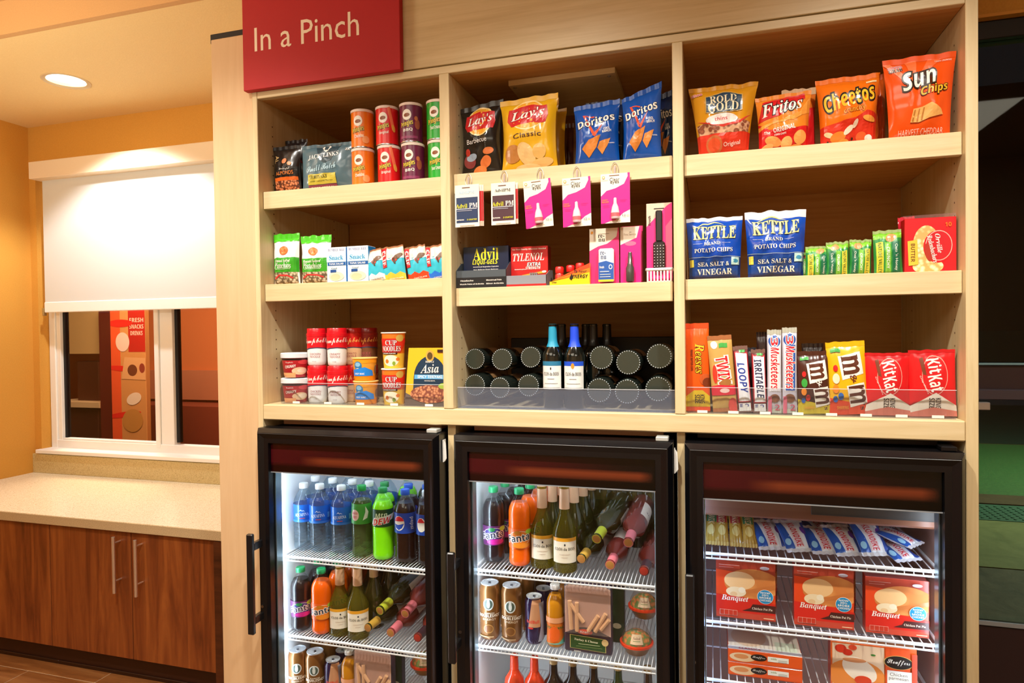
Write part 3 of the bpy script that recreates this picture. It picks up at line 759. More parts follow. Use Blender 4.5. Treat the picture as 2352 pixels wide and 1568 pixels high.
# ================================================================== goods on the shelves
def fit(xl, xr, yt, Y, zb):
    a = W(xl, yt, Y).x; b = W(xr, yt, Y).x; t = W((xl+xr)/2, yt, Y); c = (a+b)/2
    for p, q in ((x0, x1), (x2, x3), (x4, x5)):
        if p-.02 < c < q+.02: a = max(a, p+.003); b = min(b, q-.003)
    return (a+b)/2, b-a, t.z-zb
def fbag(name, label, xl, xr, yt, Y, zb, col, els, T_=.028, cat='snack bag', **k):
    X, w, h = fit(xl, xr, yt, Y+T_, zb); return bag(name, label, cat, X, Y, zb+.0006, w, h, col, els, T_=T_, **k)
def fbox(name, label, cat, xl, xr, yt, Y, zb, d, col, els, **k):
    X, w, h = fit(xl, xr, yt, Y, zb); return box(name, label, cat, X, Y, zb+.0006, w, d, h, col, els, **k)
def f2(px0, py0, px1, py1, Y):
    """top centre and bottom centre pixels -> base point, height, roll"""
    a = W(px0, py0, Y); b = W(px1, py1, Y); v = a-b; return b, math.hypot(v.x, v.z), math.atan2(v.x, v.z)
Wt = 'F4F0E6'; K = '1A1614'
# ---- left bay, top shelf
alm = foodm('E8A070', 'D07848', 130)
fbag('almond_bag', 'black and orange almond snack bag at the far left of the left bay top shelf', 614, 692, 337, .055, S1, '1C1512',
     [R(.08, .0, .95, .27, alm), R(.08, .26, .95, .33, 'E86A20'), R(.06, .33, .97, .54, '0E0B0A'), T('Wonderful', .5, .495, .42, .05, Wt, 'c'), T('ALMONDS', .5, .415, .66, .075, 'F08A3C', 'n'),
      T('AL', .2, .72, .16, .14, 'D8B070', 'n', -90), E(.5, .66, .1, .05, 'D8824C', 30), E(.7, .6, .08, .04, 'E09A68', -20)], T_=.02, seal='15100E', group=None)
fbag('pistachio_bag', 'crinkled black snack bag with red letters behind the almond bag', 655, 706, 322, .11, S1, '1A1416',
     [T('PISTA', .55, .6, .7, .06, 'C8283A', 'b'), T('NUTS', .55, .5, .5, .06, Wt, 'b'), E(.2, .55, .1, .06, 'D86A50'), E(.15, .72, .06, .06, '3A8AC0')], T_=.02, c1=.05, wr=.9, seed=4)
fbag('jerky_bag', 'slate blue teriyaki jerky bag beside the almonds on the top shelf', 694, 811, 331, .05, S1, '53707C',
     [R(.0, .0, .0, .0, K), G([(.28, .97), (.42, .62), (.5, .56), (.62, .62), (.8, .97)], '24404C'), G([(.42, .92), (.48, .84), (.46, .95)], Wt), G([(.6, .92), (.54, .84), (.56, .95)], Wt), G([(.46, .85), (.56, .85), (.51, .80)], Wt),
      T('JACK LINKS', .47, .73, .6, .11, 'F0F0F0', 's', 4), T('Small Batch', .43, .48, .6, .13, 'BFE4F4', 'c', 4), R(.16, .12, .72, .34, 'C8B840'), T('TERIYAKI', .37, .28, .36, .07, '2A2A10', 's'), T('with natural flavor', .43, .19, .46, .03, '4A4A20', 'n'),
      R(.16, .0, .72, .11, '8A3A50'), T('BEEF STEAK', .43, .05, .44, .04, Wt, 'b'), T('2X', .92, .84, .08, .05, Wt, 'b')], T_=.022, c0=.0, pinch=.02, seed=2, rough=.25, wr=1.3)
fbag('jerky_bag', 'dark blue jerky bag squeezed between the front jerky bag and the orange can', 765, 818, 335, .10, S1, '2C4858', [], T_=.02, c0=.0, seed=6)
# crisp cans: body, foil rim, lid
def crispcan(cx_px, top, Y, z, h, col, lab, flavour, food, cat='snack can', group='crisp cans in two tiers'):
    r = .0355; X = min(W(cx_px, top, Y+r).x, x1-r-.002)
    e = MB().lathe([(r-.002, 0), (r, .002), (r, h-.006), (r-.001, h-.005)], 32).build('crisp_can', P(col, .3, 0, .3), None, True)
    tag(e, lab, cat, group); e.location = (X, Y+r, z+.0005)
    lathe_obj('plastic_lid', [(r+.0005, h-.0062), (r+.0012, h-.006), (r+.0012, h+.0015), (r-.001, h+.003), (r-.004, h+.0018), (0, h+.0018)], P('F0DCD0', .35), e, 32)
    lathe_obj('metal_base', [(r-.003, -.0003), (r+.0003, 0), (r+.0003, .0025), (r, .003)], steel, e, 32)
    face(e, .8)
    curved(e, [E(.40, .70, .13, .14, Wt), E(.40, .69, .085, .05, '8A4A20', 8),
               T('Pringles', .40, .46, .36, .17, 'F0D030', 'i', 14, 0, '2A1408', .06)] +
           ([T(flavour, .43, .30, .26, .09, Wt, 'b', 6)] if flavour else []) + food, PI*r, h, lambda q: r, 0, 24, sweep=PI)
    return e
hc = .0965
cn = [(832, 258, 'F07A10', 'orange', 'Cheddar', [E(.62, .2, .1, .1, 'F0A060', 20), E(.52, .3, .05, .03, 'F6C8A0', -30)]),
      (889, 250, 'DC1418', 'red', 'Original', [G([(.52, .95), (.60, .98), (.74, .42), (.66, .36)], 'F0704A'), E(.70, .42, .05, .1, 'E8A040', 15)]),
      (944, 243, '6A1440', 'maroon', 'BBQ', [E(.70, .45, .08, .13, 'A04A3A'), E(.66, .6, .05, .06, 'C06A40'), R(.2, .08, .7, .15, '8A2A5A')]),
      (1006, 236, '14A428', 'green', 'Sour Cream', [E(.66, .5, .07, .1, 'A0C860'), E(.64, .4, .05, .06, 'E0A070')])]
for i, (cx_, ty_, col, cname, fl_, fd) in enumerate(cn):
    X0 = W(cx_, ty_, .085).x
    zt_ = W(cx_, ty_, .085).z; zl_ = S1; hh = (zt_-zl_-.003)/2
    for lev in (1, 0):
        crispcan(cx_ + (3 if lev == 0 and i else 0), ty_, .05, S1+(hh+.0025)*lev, hh-.002,
                 col, cname + (' paper crisp can with white lid, upper one of its stack' if lev else ' paper crisp can with white lid, lower one of its stack'), fl_, fd)
# ---- left bay, middle shelf
pis = foodm('D8CCB0', 'B8A888', 110, dark='6A5A40')
def pistachio(xl, xr, yt, Y, label, seed, roll=0):
    return fbag('pistachio_bag', label, xl, xr, yt, Y, S2, 'F2F0EC', [R(.04, .0, .96, .24, pis), R(0, .24, 1, .52, '3AA424'), R(0, .84, 1, .96, '4CC020'), E(.5, .66, .17, .085, 'E86A28'), E(.5, .66, .13, .065, 'F08A48'), T('Nut Co', .5, .66, .2, .05, 'A83A10', 'c'),
        G([(.1, .14), (.3, .20), (.6, .19), (.8, .14), (.8, .11), (.6, .16), (.3, .17), (.1, .1)], 'E03A3A'), T('Roasted Salted', .45, .46, .62, .055, Wt, 'j'), T('Pistachios', .45, .37, .66, .11, Wt, 'j'), R(.15, .295, .75, .305, 'C8E8B8')],
        T_=.022, seal='4CC020', seed=seed, c0=.0, c1=.1, roll=roll, wr=1.2)
pistachio(613, 689, 538, .045, 'green and white pistachio bag, leftmost on the left bay middle shelf', 3)
pistachio(691, 762, 541, .045, 'green and white pistachio bag with a folded corner next to the tuna snack boxes', 9)
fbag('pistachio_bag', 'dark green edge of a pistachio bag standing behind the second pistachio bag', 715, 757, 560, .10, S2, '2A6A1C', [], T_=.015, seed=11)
for i, (xl, xr, yt) in enumerate(((750, 794, 568), (797, 845, 565))):
    fbox('tuna_snack_box', ('light blue snack box on the left with tuna print, beside the pistachios', 'light blue snack box on the right with tuna print, behind the leaning snack bar')[i], 'food box', xl, xr, yt, .045, S2, .05, 'D8EEF8',
         [R(0, .86, 1, 1, 'E8F4FA'), T('BUMBLE BEE', .5, .92, .85, .07, '5A5A90', 's'), R(0, .58, 1, .86, 'BFE6F6'), T('Snack', .5, .70, .74, .13, '1A88B8', 's'), R(.05, .48, 1, .57, '1A5AA0'), T('TUNA SALAD', .5, .525, .75, .05, Wt, 'b'),
          E(.5, .17, .4, .13, 'E8D8B8'), E(.45, .15, .26, .09, 'D8C09A'), R(.2, .28, .5, .36, '1A4A8A'), T('Good', .4, .40, .3, .05, '3A2A1A', 'j')], side='1E8EE0', top='58A8E0')
for i, (xt, yt, xb, wd, c, cn_) in enumerate(((852, 570, 866, 50, 'F4F4F4', 'white'), (903, 563, 912, 56, 'F0C040', 'yellow'), (948, 564, 962, 52, 'E84018', 'red'), (1000, 563, 1010, 52, '1A70E0', 'blue'))):
    b_, h_, ro = f2(xt, yt, xb, 641, .06+.012*(i % 2)); s_ = wd/ (F/1.98)
    bag('snack_bar', 'leaning turquoise energy bar with a %s lower end, left bay middle shelf' % cn_, 'snack bar', b_.x, .045+.004*i, S2, s_*1.06, h_, '38B8D0',
        [R(0, .66, 1, .95, 'E8DCC4'), G([(0, .66), (.2, .7), (.4, .63), (.6, .7), (.8, .64), (1, .7), (1, .62), (0, .6)], 'E8F4F4'), G([(0, 0), (1, 0), (1, .17), (.8, .24), (.6, .17), (.4, .26), (.2, .18), (0, .24)], c),
         E(.62, .6, .12, .07, 'D03A30'), E(.6, .56, .05, .1, '4A3020', 20), E(.78, .68, .2, .07, '6A4A34', 20), R(.02, .4, .26, .96, 'D01824'), T('CLIF', .14, .68, .42, .17, Wt, 'b', -90), T('CHOCOLATE', .6, .06, .6, .04, '3A2A20' if i == 0 else Wt, 'b')],
        T_=.012, seal='A06A44', roll=ro*.9, seed=i+2, c0=.0, c1=.08, pinch=.03)
    if i < 3: bag('snack_bar', 'brown wrapper edge of a snack bar behind the %s-ended one' % cn_, 'snack bar', b_.x+.02, .09, S2, s_*.9, h_*.99, '6A4A30', [], T_=.01, roll=ro, seed=i+8, c0=.0, c1=.05)
# ---- left bay, bottom: soups
def bowl(X, Y, z, s, lab, lev):
    h = s; r = .043
    e = MB().lathe([(r*.78, 0), (r*.84, .003), (r, h*.78), (r, h*.80)], 32).build('soup_bowl', P('B8242C', .35, 0, .2), None, True); tag(e, lab, 'soup bowl', 'microwave soup bowls'); e.location = (X, Y, z+.0005); face(e)
    lathe_obj('plastic_lid', [(r+.001, h*.79), (r+.004, h*.8), (r+.0045, h*.97), (r+.001, h), (r-.004, h*.985), (0, h*.985)], P('E4EAF0', .35), e, 32)
    pr_ = prof_r([(r*.78, 0), (r*.84, .003), (r, h*.78)])
    curved(e, [R(.0, .9, 1, .99, '2A1A1A'), T('Campbells', .34, .78, .2, .1, Wt, 'c'), T('CHUNKY', .36, .58, .3, .15, Wt, 'b', 6), E(.72, .8, .16, .12, 'E04048'), E(.62, .34, .22, .2, 'F0C8A0'), E(.68, .36, .14, .12, 'F8E4C8'), R(.1, .0, .5, .25, 'F0A870')], PI*r, h*.78, pr_, 0, 20, sweep=PI)
    return e
bx_ = W(677, 860, .085).x
for lev, (ya, yb_) in enumerate(((864, 921), (805, 864))):
    s_ = (W(677, ya, .085).z-W(677, yb_, .085).z)
    bowl(bx_, .09, (ldt if lev == 0 else ldt+.083), .0805, 'red soup bowl with white lid, %s of the pair at the bottom shelf left end' % ('upper' if lev else 'lower'), lev)
def sipcan(cx_px, Y, z, h, lab, kind='CHICKEN', low='F0F0F0', cols=('D81020', 'C00818'), dark=False):
    r = .0325; X = W(cx_px, 840, Y+r).x
    prof = [(r*.80, 0), (r*.90, .004), (r*.93, h*.12), (r*.97, h*.5), (r, h*.78)]
    e = MB().lathe(prof, 32).build('soup_can', P(low, .3, 0, .2), None, True); tag(e, lab, 'soup can', 'sipping soup cans'); e.location = (X, Y+r, z+.0005); face(e)
    pr_ = prof_r(prof)
    lathe_obj('plastic_lid', [(r, h*.78), (r+.001, h*.785), (r+.001, h*.86), (r-.001, h*.87), (r*.96, h*.985), (r*.92, h), (0, h)], P(cols[0], .3, 0, .3), e, 32)
    q = [R(-.45, .62, 1.45, 1, cols[0]), G([(0, .52), (.25, .58), (.5, .60), (.75, .58), (1, .52), (1, .64), (0, .64)], '1E3A60'), G([(0, .56), (.25, .61), (.5, .63), (.75, .61), (1, .56), (1, .66), (0, .66)], cols[0]),
         T('Campbells', .42, .83, .98, .24, Wt if not dark else 'F0B060', 'c', 3), T(kind, .42, .4, .36, .07, 'A04A50', 'n'), T('NOODLE', .42, .31, .34, .07, 'A04A50', 'n'), T('soup', .4, .14, .14, .03, '8A6A6A', 'n')]
    curved(e, q, PI*r, h*.78, pr_, 0, 24, sweep=PI); return e
yc = .055; hs = .112
zz2 = W(775, 753, .09).z; hs = (zz2-ldt)/2-.0008
for (cxp, nm, kd) in ((729, 'left', 'CHICKEN'), (775, 'right', 'CREAMY')):
    for lev in (0, 1):
        sipcan(cxp, .062 if nm == 'left' else .048, ldt+(hs+.0008)*lev, hs, 'white sipping soup can with red lid, %s can of the %s front stack' % ('upper' if lev else 'lower', nm), kd)
sipcan(812, .11, ldt+hs+.0008, hs, 'soup can with orange-tinted script, upper one behind the easy pasta cups', 'TOMATO', 'E0B890', ('C81414', 0), True)
sipcan(812, .11, ldt, hs, 'soup can with orange-tinted script, lower one behind the easy pasta cups', 'TOMATO', 'E0B890', ('C81414', 0), True)
sipcan(846, .14, ldt+hs+.0008, hs, 'shaded dark red lidded can, upper one behind the noodle cups', 'BEEF', '6A4028', ('8A1010', 0), True)  # body and lid colours darkened to paint in the shade at the back
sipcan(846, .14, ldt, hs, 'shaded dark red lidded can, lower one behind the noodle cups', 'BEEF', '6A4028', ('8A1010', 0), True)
def cup(name, cxp, wpx, ytop, Y, z, h, col, lab, els, rb=.72, rimc='F0E8D8', group=None, cat='noodle cup'):
    r = wpx/2/F*(D+Y+.03)*.93; X = W(cxp, 850, Y+r).x
    prof = [(r*rb, 0), (r*rb*1.02, .003), (r*.94, h-.004)]
    e = MB().lathe(prof, 32).build(name, P(col, .4, 0, .2), None, True); tag(e, lab, cat, group); e.location = (X, Y+r, z+.0005); face(e)
    lathe_obj('rim', [(r*.94, h-.0045), (r, h-.004), (r, h-.0015), (r*.96, h-.0005), (0, h-.0005)], P(rimc, .4), e, 32)
    curved(e, els, PI*r, h-.004, prof_r(prof), 0, 22, sweep=PI); return e
mc = [R(0, 0, 1, .22, 'E88A10'), R(0, .8, 1, 1, 'F0A020'), E(.3, .68, .12, .2, '2878B0'), E(.3, .74, .08, .1, '8AC0E0'), E(.3, .5, .07, .08, 'F8D8A0'), G([(.1, .22), (.75, .22), (.72, .45), (.5, .62), (.3, .55), (.12, .5)], '1E88E8'), T('EASY MAC', .34, .32, .3, .08, Wt, 'b'), E(.84, .5, .06, .2, '8A6A50')]
hm = (W(837, 820, .08).z-ldt)/2-.0006
for lev in (0, 1): cup('pasta_cup', 838 + (2 if lev == 0 else 0), 71, 0, .05, ldt+(hm+.0006)*lev, hm, 'E8A030', 'orange and blue pasta cup, %s of two stacked right of the soup cans' % ('upper' if lev else 'lower'), mc, .80, 'F0C878', 'pasta cups')
cnl = [R(0, 0, 1, .42, 'E8C040'), E(.4, .22, .25, .16, 'F4ECD0'), E(.28, .2, .06, .06, 'E07828'), E(.5, .14, .05, .06, '88A838'), E(.62, .26, .06, .05, 'E07828'), G([(0, .45), (.7, .45), (.95, .75), (.9, .85), (0, .85)], 'D8241C'), E(.68, .86, .12, .1, 'C8A850'),
       T('CUP', .42, .73, .32, .14, Wt, 's', 0, 0, '7A1040'), T('NOODLES', .42, .56, .56, .15, Wt, 's', 0, 0, '7A1040'), R(.1, .40, .6, .455, '3A1A14'), T('CHICKEN FLAVOR', .35, .427, .4, .03, Wt, 'b')]
hn = (W(906, 762, .08).z-ldt)/2-.0006
for lev in (0, 1): cup('noodle_cup', 905 if lev else 904, 68, 0, .055, ldt+(hn+.0006)*lev, hn, 'E87820', 'orange and red instant noodle cup, %s of two stacked' % ('upper' if lev else 'lower'), cnl, .78, 'F4EEDC', 'noodle cups')
# noodle bowl carton: wide at the bottom, leaning back
X, w_, h_ = fit(930, 1032, 799, .07, ldt)
nd = foodm('E8A070', 'D08050', 120, dark='8A3A20')
nb = box('noodle_bowl_carton', 'yellow noodle bowl carton with navy arch, right end of the left bay bottom shelf', 'food box', X, .06, ldt+.0006, w_, .09, h_, 'F0B424',
    [G([(0, 0), (1, 0), (1, .12), (.5, .03), (0, .22)], '6A5A50'), E(.58, .5, .40, .36, '16344C'), G([(.18, .12), (.98, .12), (1, .5), (.98, .55), (.18, .5)], '16344C'), E(.58, .86, .11, .1, 'C8A048'), E(.58, .86, .07, .065, '5A4420'), T('SIMPLY', .58, .76, .22, .035, Wt, 's'),
     T('Asia', .57, .64, .46, .15, Wt, 'j', 2), R(.2, .46, .96, .535, '5AA8DC'), T('SPICY TERIYAKI', .58, .50, .6, .05, Wt, 'b'), T('NOODLE BOWL', .58, .43, .26, .02, Wt, 'n'), E(.58, .2, .46, .155, nd), E(.9, .34, .12, .05, 'A8C840'), R(.78, .92, 1, .97, '3A1A14')], side='D89818', taper=.16, tilt=-.05)
nb.location.y = .062
# ---- middle bay, top shelf: crisp bags
chip = foodm('D88A50', 'E0A068', 60, dark='A0562C')
def lays(xl, xr, yt, Y, col, lab, flav, fcol, bbq, seed, **k):
    els = [E(.50, .74, .32, .21, 'F8D890'), E(.50, .74, .29, .19, 'F0A82C'), G([(.12, .68), (.16, .84), (.5, .88), (.84, .85), (.88, .72), (.84, .62), (.5, .62), (.2, .60)], 'C81C20'),
           T("Lay's", .5, .745, .62, .16, Wt, 'j', 5, .05, 'A01018', .05), T(flav, .5 if not bbq else .44, .47, .52, .065, fcol, 'n', 3)]
    if bbq: els += [E(.24, .2, .16, .09, '8A3A3A', -10), E(.3, .25, .14, .05, '9AA8B8', 10), E(.2, .32, .06, .05, 'B02818'), E(.72, .32, .13, .045, 'D8743A', 10), E(.64, .18, .15, .07, 'E0783C', 40), E(.48, .07, .17, .06, 'E88844', 15)]
    else: els += [E(.22, .24, .16, .12, 'B87838', 0), E(.48, .22, .14, .17, 'E8C080', 35), E(.72, .25, .12, .1, 'E0B060', -30), E(.75, .1, .2, .06, 'E4B870', 10), E(.5, .05, .22, .05, 'E8C88C')]
    return fbag('crisp_bag', lab, xl, xr, yt, Y, M1, col, els, T_=.03, seed=seed, pinch=.10, rough=.22, c0=.0, **k)
lays(1052, 1156, 240, .055, '1C1814', 'black barbecue crisp bag with red and yellow emblem, leftmost in the middle bay', 'Barbecue', 'E8E0D8', True, 5, slant=.04)
for i, (dx, dyp, Yk, nm) in enumerate(((34, 40, .17, 'rearmost of the three yellow crisp bags'), (16, 18, .11, 'yellow crisp bag between the front one and the rearmost'))):
    fbag('crisp_bag', nm, 1150+dx, 1268+dx, 222+dyp, Yk, M1, 'DCA41C', [], T_=.026, seed=20+i, slant=.05, c0=.0, pinch=.1, rough=.25)
lays(1149, 1282, 224, .05, 'E2AC1C', 'yellow classic crisp bag at the front with red emblem, middle bay top shelf', 'Classic', '4A2A14', False, 7, slant=.02)
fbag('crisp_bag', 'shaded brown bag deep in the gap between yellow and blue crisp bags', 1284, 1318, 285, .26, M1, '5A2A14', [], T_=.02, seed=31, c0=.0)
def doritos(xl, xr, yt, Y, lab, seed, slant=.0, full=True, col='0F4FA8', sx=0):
    els = [G([(.20, .80), (.48, .76), (.46, .74), (.26, .78), (.48, .50), (.70, .66), (.50, .44), (.44, .46)], 'E8542C'),
           T('Doritos', .5, .69, .84, .12, Wt, 'b', 9, 0, '101830', .045), T('COOL', .76, .545, .14, .035, Wt, 'b', 5), T('RANCH', .76, .505, .2, .035, Wt, 'b', 5),
           G([(.18, .27), (.34, .40), (.62, .46), (.52, .28), (.34, .13)], 'D88438'), G([(.54, .27), (.60, .36), (.84, .40), (.76, .28), (.64, .17)], 'DE8E44'), T('FLAVORED', .86, .33, .12, .015, Wt, 'b')]
    return fbag('tortilla_chip_bag', lab, xl, xr, yt, Y, M1, col, els, T_=.03, seed=seed, slant=slant, pinch=.08, rough=.2, c0=.0, wr=1.2)
doritos(1490, 1560, 215, .14, 'shade-darkened blue tortilla chip bag partly hidden at the right end of the middle bay', 44, .04, col='0C2A58')  # this bag and the next get a darker blue, painting in the shade
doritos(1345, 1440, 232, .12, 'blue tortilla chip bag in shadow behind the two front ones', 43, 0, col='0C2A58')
doritos(1318, 1424, 237, .055, 'blue tortilla chip bag, left one of the two at the front', 41, .03)
doritos(1428, 1520, 208, .045, 'blue tortilla chip bag with its right corner standing high, front right of the middle bay', 42, .10)
# ---- clips and hanging cards
def clip(xc, yc, nm):
    p = W(xc, yc, rF-.004); e = empty('wire_clip', (p.x, rF-.004, p.z)); tag(e, 'clear hanging clip on the shelf edge, the one holding the %s card' % nm, 'clip', 'clear clips along the middle bay shelf edge')
    m = MB(); m.tube([(-.009*math.sin(t)*(1.1-.25*math.cos(t)), 0, .018*math.cos(t)) for t in [k*2*PI/16 for k in range(17)]], .0009, 6)
    m.build('loop', P('D8DCE0', .15, .7), e, True)
    MB().bbox(-.003, .003, -.001, .001, -.024, .008, .0004).build('tongue', P('B8A8A0', .25, .5), e)
    MB().bbox(-.008, .008, -.001, .003, -.026, -.0235, .0004).build('hook_bar', P('8A6A5A', .3, .5), e); return e
def hcard(name, lab, xl, xr, yt, yb, Y, els, col='F0EADA', roll=0, thick=.0012, blister=None, group=None, cat='hanging pack'):
    a = W(xl, (yt+yb)/2, Y); b = W(xr, (yt+yb)/2, Y); t = W((xl+xr)/2, yt, Y); bt = W((xl+xr)/2, yb, Y)
    w = b.x-a.x; h = t.z-bt.z
    m = MB(); m.bbox(-w/2, w/2, 0, thick, 0, h, .0004); o = m.build(name, P(col, .35, 0, .3)); tag(o, lab, cat, group)
    pprint(o, els, w, h, lambda x, z, off: (x, -off, z))
    o.location = ((a.x+b.x)/2, Y, bt.z); o.rotation_euler = (0, roll, 0); return o, w, h
def advilpm(xl, xr, yt, yb, lab, base, n=2):
    for k in range(n, 0, -1):
        hcard('pill_card', 'red-backed pill card hanging just behind another, %s' % lab.split(',')[-1].strip() + (' (rear one)' if k == 2 else ''), xl+9*k, xr+4*k+2, yt+2, yb-1, rF-.008+.003*k, [R(.8, 0, 1, .85, 'C8282C'), R(0, 0, 1, .12, 'E8C8B0')], group=None)
    return hcard('pill_card', lab, xl, xr, yt, yb, rF-.012, [G([(.06, .10), (.94, .10), (.94, .70), (.06, .70)], base), R(.30, .92, .62, .94, '6A3A2A'), T('AdvilPM', .48, .82, .64, .07, '1A1A1A' if base != '24385C' else 'A8C8E0', 's'), T('Advil', .28, .50, .46, .10, 'F0E020', 's'), T('PM', .76, .505, .34, .11, Wt, 's'),
        R(.06, .42, .9, .435, 'D8D8E0'), R(.1, .38, .7, .392, 'B8B8C8'), T('IBUPROFEN', .22, .17, .3, .03, Wt, 'b'), T('2 COATED', .7, .17, .4, .035, 'E8E020', 'b'), R(.2, .03, .8, .045, 'C8B0A0')])
advilpm(1045, 1101, 424, 521, 'navy and white pill card on the first clip, left end of the hanging row', '24385C')
advilpm(1128, 1184, 419, 516, 'dark brown and white pill card on the second clip, second in the hanging row', '4A2A34', 1)
def clear(xl, xr, yt, yb, roll, lab):
    o, w, h = hcard('eye_drop_card', lab, xl, xr, yt, yb, rF-.012, [G([(0, 0), (0, .55), (.2, .66), (.5, .70), (.8, .78), (.93, .93), (.92, 1), (1, 1), (1, .26), (.78, .20), (.5, .06), (.3, .04), (.1, 0)], 'F0148A'),
        T('Clear', .48, .88, .34, .075, '3A342C', 'n'), T('eyes', .48, .81, .30, .06, '3A342C', 'n'), R(.30, .955, .64, .968, '8A5A3A'), E(.1, .93, .05, .03, 'F0B030'), E(.1, .93, .03, .018, 'F0EADA'), R(.02, .87, .26, .875, 'E09070'),
        T('FAST', .14, .47, .2, .03, 'F08A30', 'b'), T('RELIEF', .16, .43, .24, .03, 'F08A30', 'b'), R(.08, .36, .3, .365, 'B01068'), R(.08, .33, .3, .335, 'B01068'), R(.66, .46, .9, .465, 'B01068'), R(.66, .43, .85, .435, 'B01068'),
        T('12', .80, .145, .1, .045, '1A1A1A', 'i'), T('ml', .92, .145, .08, .03, '8A9A60', 'b'), R(.3, .04, .7, .047, 'C88A50')], roll=roll, group=None)
    s = w/.055*1.15; s = min(s, 1.5)
    MB().lathe([(.0065*s, .008), (.0078*s, .011), (.0078*s, .026), (.006*s, .040), (.0032*s, .050), (.0028*s, .064), (.001, .066), (0, .066)], 16).build('dropper_bottle', P('F2D8DC', .2, 0, .4), o, True).location = (0, -.004, h*.02)
    MB().lathe([(.0079*s, .014), (.0079*s, .024)], 16).build('bottle_label', P('E06A70', .3), o, True).location = (0, -.0042, h*.02)
    return o
clear(1208, 1271, 412, 522, -.06, 'pink and cream eye drop card on the third clip, hanging crooked')
clear(1293, 1358, 407, 520, -.015, 'pink and cream eye drop card on the fourth clip')
clear(1380, 1447, 398, 512, 0, 'pink and cream eye drop card on the fifth clip, hanging highest')
for xc, yc_, nm in ((1076, 413, 'navy pill'), (1158, 406, 'dark brown pill'), (1241, 401, 'crooked pink'), (1325, 397, 'middle pink'), (1412, 388, 'highest pink')): clip(xc, yc_, nm)
# ---- middle bay, second shelf
def tray(name, lab, xl, xr, yback, yfront, Y, col, els_b, els_f, inner, side=None, depth=.085, cat='medicine display'):
    X, w, h = fit(xl, xr, yback, Y+depth*.55, M2); hf = W((xl+xr)/2, yfront, Y).z-M2; e = empty(name, (X, Y, M2+.0005)); tag(e, lab, cat)
    m = MB(); b_ = .0012; hw = w/2
    m.box(-hw-.006, hw+.006, 0, b_, 0, hf); m.box(-hw-.006, hw+.006, 0, depth, 0, b_); m.box(-hw, hw, depth-b_, depth, 0, hf*1.6)
    for s in (-1, 1):
        a = s*(hw+.005); v = [(a, 0, 0), (a, depth, 0), (a, depth, hf*1.6), (a, depth*.5, hf*1.5), (a, 0, hf)]
        m.add(v+[(a+.001*s, y, z) for _, y, z in v], [list(range(5)), [9, 8, 7, 6, 5]]+[[k, (k+1) % 5, (k+1) % 5+5, k+5] for k in range(5)])
    t_ = m.build('tray', P(inner, .45), e); pprint(t_, els_f, w+.012, hf, lambda x, z, off: (x, -off, z))
    c = MB().bbox(-hw, hw, depth*.55, depth, hf*.4, h, .001).build('carton', P(col, .35, 0, .2), e); c.data.materials.append(C(side or col))
    for p in c.data.polygons:
        if abs(p.normal.x) > .9: p.material_index = 1
    pprint(c, els_b, w, h, lambda x, z, off: (x, depth*.55-off, z)); return e, w, h, hf, depth
tray('pain_relief_display', 'navy capsule display box with open grey tray, below the hanging pill cards', 1064, 1168, 566, 620, .03, '0E1E3C',
     [T('Advil', .5, .82, .56, .28, 'F0E82C', 's'), T('LIQUI-GELS', .48, .62, .56, .13, 'F0E82C', 'i'), T('Solubilized Ibuprofen Capsules', .5, .515, .56, .035, Wt, 'b'), T('Pain Reliever Fever Reducer', .5, .45, .54, .035, Wt, 'b'), E(.4, .36, .14, .06, '1A5AD0'), G([(.48, .32), (.84, .40), (.84, .34), (.48, .26)], '4AB8E8'), R(.2, .27, .8, .285, '3A6AA0')],
     [R(0, 0, 1, .6, '14181C'), T('Headache', .22, .42, .26, .09, Wt, 'b'), T('Muscle Pains of Arthritis', .32, .22, .48, .08, Wt, 'b'), T('Menstrual Pain', .76, .42, .3, .09, Wt, 'b'), T('Minor Arthritis', .78, .22, .34, .08, Wt, 'b')], '4A5258')
e, w_, h_, hf_, dd = tray('headache_tablet_display', 'red display box with white lettering and open grey tray beside the navy one', 1173, 1258, 566, 632, .032, 'C81C1C',
     [T('For Your Family Wherever Needed', .5, .93, .9, .045, Wt, 'b'), T('TYLENOL', .48, .74, .84, .19, Wt, 'j'), T('EXTRA', .62, .56, .36, .09, Wt, 'i', 0, 0, '3A0A0A'), T('STRENGTH', .6, .47, .4, .07, Wt, 'i'), T('Acetaminophen', .25, .44, .3, .035, Wt, 'b'), G([(.3, .30), (.95, .40), (.95, .34), (.35, .27)], 'F0A030'), E(.9, .37, .06, .025, Wt)],
     [R(0, 0, 1, .2, 'B81C20')], '8A8C94', '8A1418')
m = MB()
for k in range(4): m.bbox(.012+k*.006, .015+k*.006, .006, .02, .004, hf_*1.25, .0006)
m.build('sachets', P('A8B4C0', .25, .6), e)['kind'] = 'stuff'
